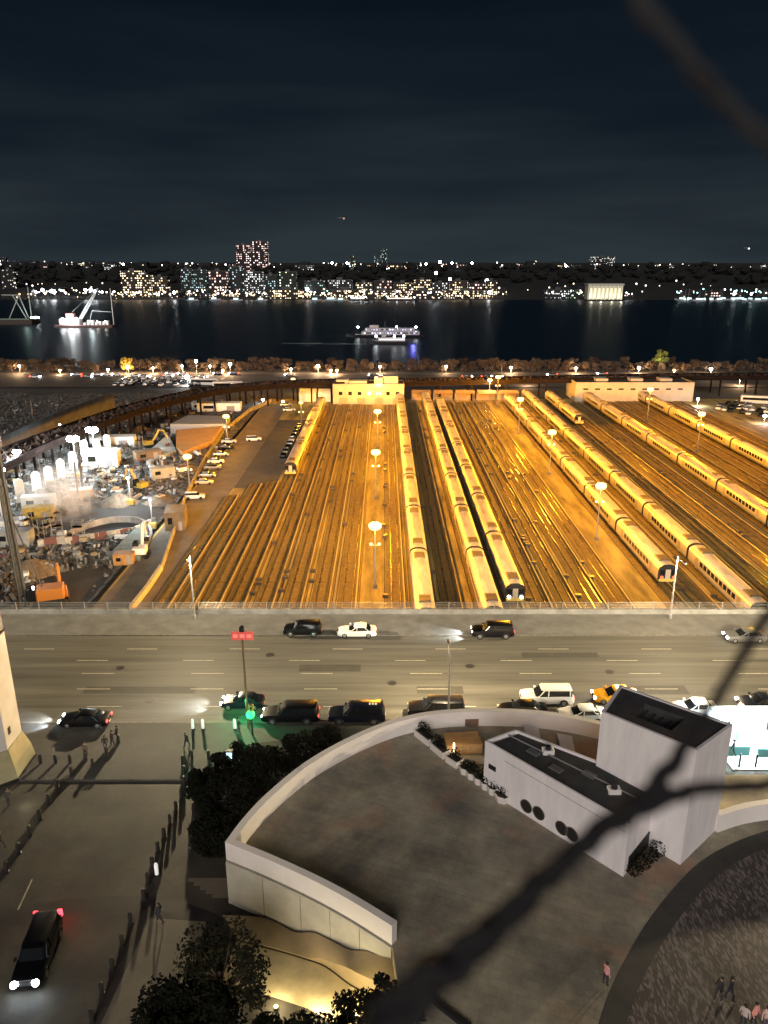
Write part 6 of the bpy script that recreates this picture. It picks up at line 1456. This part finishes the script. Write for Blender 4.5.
# floodlit hall with columns
z = -9; p = U(605, 299.5, z); t = empty('columned_hall', (p.x, p.y+10, z)); tag(t, 'floodlit cream hall with tall columns on the far waterfront', 'building')
MB().box(-26, 26, -8, 10, 0, 20).build('wall', mat('hall_wall', (0.6, 0.58, 0.45), 0.8), t)
MB().box(-27, 27, -9.5, 11, 20.01, 22.5).build('roof', mat('hall_roof', (0.4, 0.4, 0.35), 0.8), t)
for k in range(9): MB().cyl((-24+k*6, -10.2, 0), (-24+k*6, -10.2, 20), 1.1, n=8).build('column', mat('hall_column', (0.75, 0.73, 0.6), 0.8), t)
for k in range(8): MB().box(-22.5+k*6, -19.5+k*6, -8.3, -8.02, 2, 16).build('tall_window', glow('hall_window', (1.0, 0.95, 0.7), 0.45), t)
for x in (-22, -8, 8, 22): lamp_light('hall_light', (x, -18, 3), 2600, (1, 0.97, 0.78), 1.0, t)
# hillside houses (small)
hh_ = []
rr = random.Random(91)
for kx, wk in (('warm', 'warm'), ('white', 'white'), ('dim', 'dim'), ('pink', 'pink')):
    o = MB(); o.box(-9, 9, -5, 5, 0, 7); o.m(1)
    o.add([(-9.5, -5.5, 7.01), (9.5, -5.5, 7.01), (9.5, 5.5, 7.01), (-9.5, 5.5, 7.01), (-9.5, 0, 10), (9.5, 0, 10)], [(0, 1, 5, 4), (3, 4, 5, 2), (0, 4, 3), (1, 2, 5), (0, 3, 2, 1)])
    h0 = o.build('hillside_house', [WM[wk], hulld]); tag(h0, 'x', 'house'); hh_.append((h0, kx))
for i in range(120):
    px = rr.uniform(-5, 560) if rr.random() < 0.82 else rr.uniform(560, 775); Y = rr.choice([rr.uniform(1250, 1420), rr.uniform(1850, 2300), rr.uniform(1900, 2600)])
    if 500 < px < 545 and Y < 1800: continue
    X = XW(px, Y, 10); z = terr(X, Y) + (6 if Y > 1800 else 0); h0, kx = rr.choice(hh_)
    place(h0, (X, Y, z-1), rr.uniform(-0.4, 0.4), 'small %s lit house on the far %s' % ({'warm': 'warmly', 'white': 'white', 'dim': 'dimly', 'pink': 'reddish'}[kx], 'waterfront' if Y < 1500 else 'ridge'), '%s lit houses on the far %s' % ({'warm': 'warm', 'white': 'white', 'dim': 'dimly', 'pink': 'reddish'}[kx], 'waterfront' if Y < 1500 else 'ridge'), rr.uniform(0.7, 1.5))
# lamps along the far shore, singly
def far_lamp_proto(nm, m, r): 
    t = empty(nm); tag(t, 'x', 'lamp'); MB().tube([(0, 0, 0), (0, 0, 8)], 0.2, 5).build('pole', hulld, t); MB().sphere((0, 0, 8.5), r, 8, 6).build('lamp_globe', m, t); return t
FL = [(far_lamp_proto('shore_lamp', glow('fl_white', (0.95, 0.97, 1.0), 11), 0.95), 'white'), (far_lamp_proto('shore_lamp', glow('fl_warm', (1.0, 0.75, 0.45), 10), 0.95), 'warm'), (far_lamp_proto('shore_lamp', glow('fl_pink', (1.0, 0.55, 0.45), 8), 0.95), 'pinkish'),
      (far_lamp_proto('shore_lamp', glow('fl_teal', (0.45, 0.9, 0.85), 7), 0.9), 'teal'), (far_lamp_proto('shore_lamp', glow('fl_big', (0.95, 0.97, 1.0), 26), 2.0), 'large white')]
def lamps(n, x0, x1, y0, y1, wts, where, z=None, s=(0.7, 1.3)):
    for i in range(n):
        px = rr.uniform(x0, x1); Y = rr.uniform(y0, y1); X = XW(px, Y, 0); k = rr.choices(range(5), wts)[0]
        place(FL[k][0], (X, Y, (terr(X, Y)-0.2) if z is None else z), 0, '%s dot of lamp light %s' % (FL[k][1], where), '%s lamps %s' % (FL[k][1], where), rr.uniform(*s))
lamps(26, 18, 104, 1225, 1330, (5, 0, 0, 1, 7), 'on the bright left waterfront')
lamps(20, 105, 175, 1215, 1300, (1, 6, 1, 0, 1), 'by the warm lit blocks')
lamps(24, 180, 255, 1215, 1300, (4, 2, 3, 2, 0), 'under the pink towers')
lamps(90, 256, 500, 1215, 1420, (5, 6, 3, 1, 1), 'in the dense waterfront cluster')
lamps(30, 676, 772, 1215, 1330, (3, 0, 0, 7, 1), 'at the marina on the right')
lamps(14, 545, 640, 1215, 1260, (4, 2, 0, 1, 0), 'by the floodlit hall')
lamps(46, 0, 560, 1850, 2500, (5, 3, 1, 1, 1), 'on the far ridge', s=(1.0, 2.0))
tl_ = far_lamp_proto('ridge_lamp', glow('fl_tiny', (1.0, 0.86, 0.65), 2.6), 1.1)
for i in range(190):
    px = rr.uniform(-5, 775) if rr.random() < 0.75 else rr.uniform(0, 500); Y = rr.choice((rr.uniform(1240, 1500), rr.uniform(1900, 3200), rr.uniform(1950, 2600))); X = XW(px, Y, 20)
    place(tl_, (X, Y, terr(X, Y)+rr.uniform(0, 6)), 0, 'faint tiny lamp glimmering on the dark far side of the river', 'faint lamps beyond the river', rr.uniform(0.6, 1.5))
tw_ = far_lamp_proto('waterfront_lamp', glow('fl_waterfront', (1.0, 0.72, 0.42), 6), 0.9)
for i in range(230):
    px = rr.choice((rr.uniform(256, 500), rr.uniform(256, 500), rr.uniform(110, 256), rr.uniform(0, 560))); Y = rr.uniform(1214, 1290); X = XW(px, Y, 0)
    place(tw_, (X, Y, terr(X, Y)-rr.uniform(0, 5)), 0, 'small amber lamp along the far waterfront', 'small amber lamps along the far waterfront', rr.uniform(0.5, 1.2))
lamps(12, 560, 770, 1900, 2500, (5, 3, 1, 0, 0), 'on the dark right ridge', s=(1.0, 1.8))
# tall light towers on the skyline
for i, (px, py) in enumerate(((440, 262), (426, 264), (452, 263), (472, 263), (332, 263), (347, 263), (436, 273), (450, 279), (487, 281), (566, 266), (571, 270))):
    Y = 2000 if py < 272 else 1380; z = ZW(py, Y); X = XW(px, Y, z); g = terr(X, Y)
    t = empty('light_tower', (X, Y, g)); tag(t, 'bright light tower on the skyline, %s' % ('tallest mast in the centre', 'just left of the tallest mast', 'just right of the tallest mast', 'second right of the tallest mast', 'above the white terminal', 'right beside the one above the terminal', 'below the tallest mast', 'over the dense cluster', 'at the end of the dense cluster', 'above the dark point', 'lower one above the dark point')[i], 'light tower')
    MB().tube([(0, 0, 0), (0, 0, max(4, z-g))], 0.6, 5).build('mast', hulld, t); MB().sphere((0, 0, max(4, z-g)), 3.4 if i in (0, 8) else 2.4, 8, 6).build('lamp_head', glow('fl_big', (1, 1, 1), 26), t)
# marina boats at the far right: small hulls
mbp = MB(); mbp.loft([[(-8, -1.5, 0), (-8, 1.5, 0), (-8, 2, 2), (-8, -2, 2)], [(3, -1.5, 0), (3, 1.5, 0), (3, 2, 2.2), (3, -2, 2.2)], [(9, -0.1, 0.5), (9, 0.1, 0.5), (9, 0.2, 2.8), (9, -0.2, 2.8)]])
bt = empty('moored_yacht'); tag(bt, 'x', 'boat'); mbp.build('hull', hullw, bt); MB().bbox(-5, 2, -1.3, 1.3, 2.02, 4.2, 0.2).build('cabin', glow('yacht_cabin', (0.6, 0.9, 0.95), 1.6), bt); MB().tube([(0, 0, 4), (0, 0, 17)], 0.12, 4).build('mast', steel, bt)
for i in range(26):
    px = rr.uniform(676, 772); place(bt, (XW(px, 1200, -11), rr.uniform(1170, 1205), -11), rr.uniform(0, 3.1), 'pale moored yacht with lit cabin at the marina', 'moored yachts at the marina')
for i in range(8):
    px = rr.uniform(180, 350); place(bt, (XW(px, 1195, -11), rr.uniform(1180, 1200), -11), rr.uniform(-0.3, 0.3), 'pale small yacht moored off the central waterfront', 'yachts off the central waterfront')
# two aircraft
for px, py, Y, lab in ((747, 248, 4000, 'tiny aircraft with white light low over the dark ridge'), (341, 218, 4200, 'tiny aircraft with a reddish light high over the river')):
    z = ZW(py, Y); t = empty('aircraft', (XW(px, Y, z), Y, z), 0.6); tag(t, lab, 'aircraft')
    MB().loft([[(-18, 0.4*math.cos(a), 0.4*math.sin(a)) for a in (0, 1.57, 3.14, 4.71)], [(-8, 2*math.cos(a), 2*math.sin(a)) for a in (0, 1.57, 3.14, 4.71)], [(14, 2*math.cos(a), 2*math.sin(a)) for a in (0, 1.57, 3.14, 4.71)], [(19, .3*math.cos(a), .3*math.sin(a)) for a in (0, 1.57, 3.14, 4.71)]]).build('fuselage', hullw, t)
    MB().prism([(4, 0), (-4, 17), (-7, 17), (-3, 0), (-7, -17), (-4, -17)], -0.3, 0.3).build('wing', hullw, t)
    MB().prism([(-14, 0), (-17, 6), (-19, 6), (-17, 0), (-19, -6), (-17, -6)], 0.5, 0.8).build('tailplane', hullw, t)
    MB().sphere((17, 0, -2), 4.0, 8, 6).build('landing_light', glow('plane_light', (1, 0.95, 0.85), 3) if px > 700 else glow('plane_red', (1, 0.5, 0.4), 0.8), t)

# ------------------------------------------------------------------ knotted dark safety net close to the viewer
ropem = mat('net_rope', (0.008, 0.007, 0.008), 0.95, ns=400, amt=0.6)
def ray(px, py, dist):
    d_ = Vector(((px-384)/F, math.cos(PITCH)+(512-py)/F*math.sin(PITCH), -math.sin(PITCH)+(512-py)/F*math.cos(PITCH)))
    return Vector((0, 0, H))+d_*dist
def rope(pts, name, parent, seed):
    "pts: px, py, distance, radius in mm; twisted from two strands with lumps"
    rr = random.Random(seed); P = []; Rr = []
    for i in range(len(pts)-1):
        a, c = pts[i], pts[i+1]; n_ = 22
        for k in range(n_):
            f = k/n_; q = ray(a[0]+(c[0]-a[0])*f, a[1]+(c[1]-a[1])*f, a[2]+(c[2]-a[2])*f); P.append(q); Rr.append((a[3]+(c[3]-a[3])*f)*0.001)
    P.append(ray(*pts[-1][:3])); Rr.append(pts[-1][3]*0.001)
    for i in range(1, len(P)-1): P[i] = P[i]+Vector((noise.noise(Vector((i*0.15, seed, 3))), 0, noise.noise(Vector((i*0.15, seed, 9)))))*Rr[i]*0.5
    up = Vector((0, math.cos(PITCH), -math.sin(PITCH))); acc = 0.0
    offs = []
    for i in range(len(P)):
        d_ = (P[min(i+1, len(P)-1)]-P[max(i-1, 0)]).normalized(); sd_ = d_.cross(up).normalized()
        if i: acc += (P[i]-P[i-1]).length/(Rr[i]*1.9)
        offs.append((sd_, d_.cross(sd_), acc))
    for ph in (0, 2.1, 4.2):
        Q = [p+(o[0]*math.cos(o[2]+ph)+o[1]*math.sin(o[2]+ph))*r_*0.48 for p, o, r_ in zip(P, offs, Rr)]
        W = [r_*0.55*(1+0.3*noise.noise(Vector((i*0.33, seed, ph)))) for i, r_ in enumerate(Rr)]
        MB().tube(Q, W, 9).build(name, ropem, parent, True)
t = empty('net_cord', (0, 0, 0)); tag(t, 'thick blurred dark knotted cord crossing the lower right close to the viewer', 'cord')
rope([(350, 1060, 0.13, 3.9), (425, 985, 0.13, 3.7), (500, 925, 0.135, 2.7), (560, 865, 0.14, 2.1), (610, 822, 0.145, 2.2), (650, 795, 0.15, 2.2), (690, 740, 0.155, 1.4), (722, 690, 0.16, 1.2), (752, 640, 0.165, 1.2), (800, 560, 0.17, 1.6)], 'main_strand', t, 1)
rope([(610, 822, 0.145, 2.2), (660, 800, 0.15, 1.9), (700, 788, 0.152, 1.5), (740, 787, 0.155, 1.5), (810, 782, 0.16, 1.6)], 'side_strand', t, 2)
t = empty('net_cord', (0, 0, 0)); tag(t, 'blurred dark knotted cord crossing the sky at the upper right corner', 'cord')
ropem = mat('net_rope_lit', (0.03, 0.03, 0.03), 0.9, ns=300, amt=0.6)  # paler rope colour carries the light falling on this upper cord
rope([(590, -60, 0.10, 1.3), (645, 5, 0.10, 1.1), (690, 62, 0.10, 1.1), (735, 112, 0.105, 1.05), (810, 175, 0.11, 1.2)], 'main_strand', t, 3)

# ---- clean helper props
for o in list(bpy.data.objects):
    if '_used' in o: del o['_used']
    if o.get('label') == 'x': bpy.data.objects.remove(o)
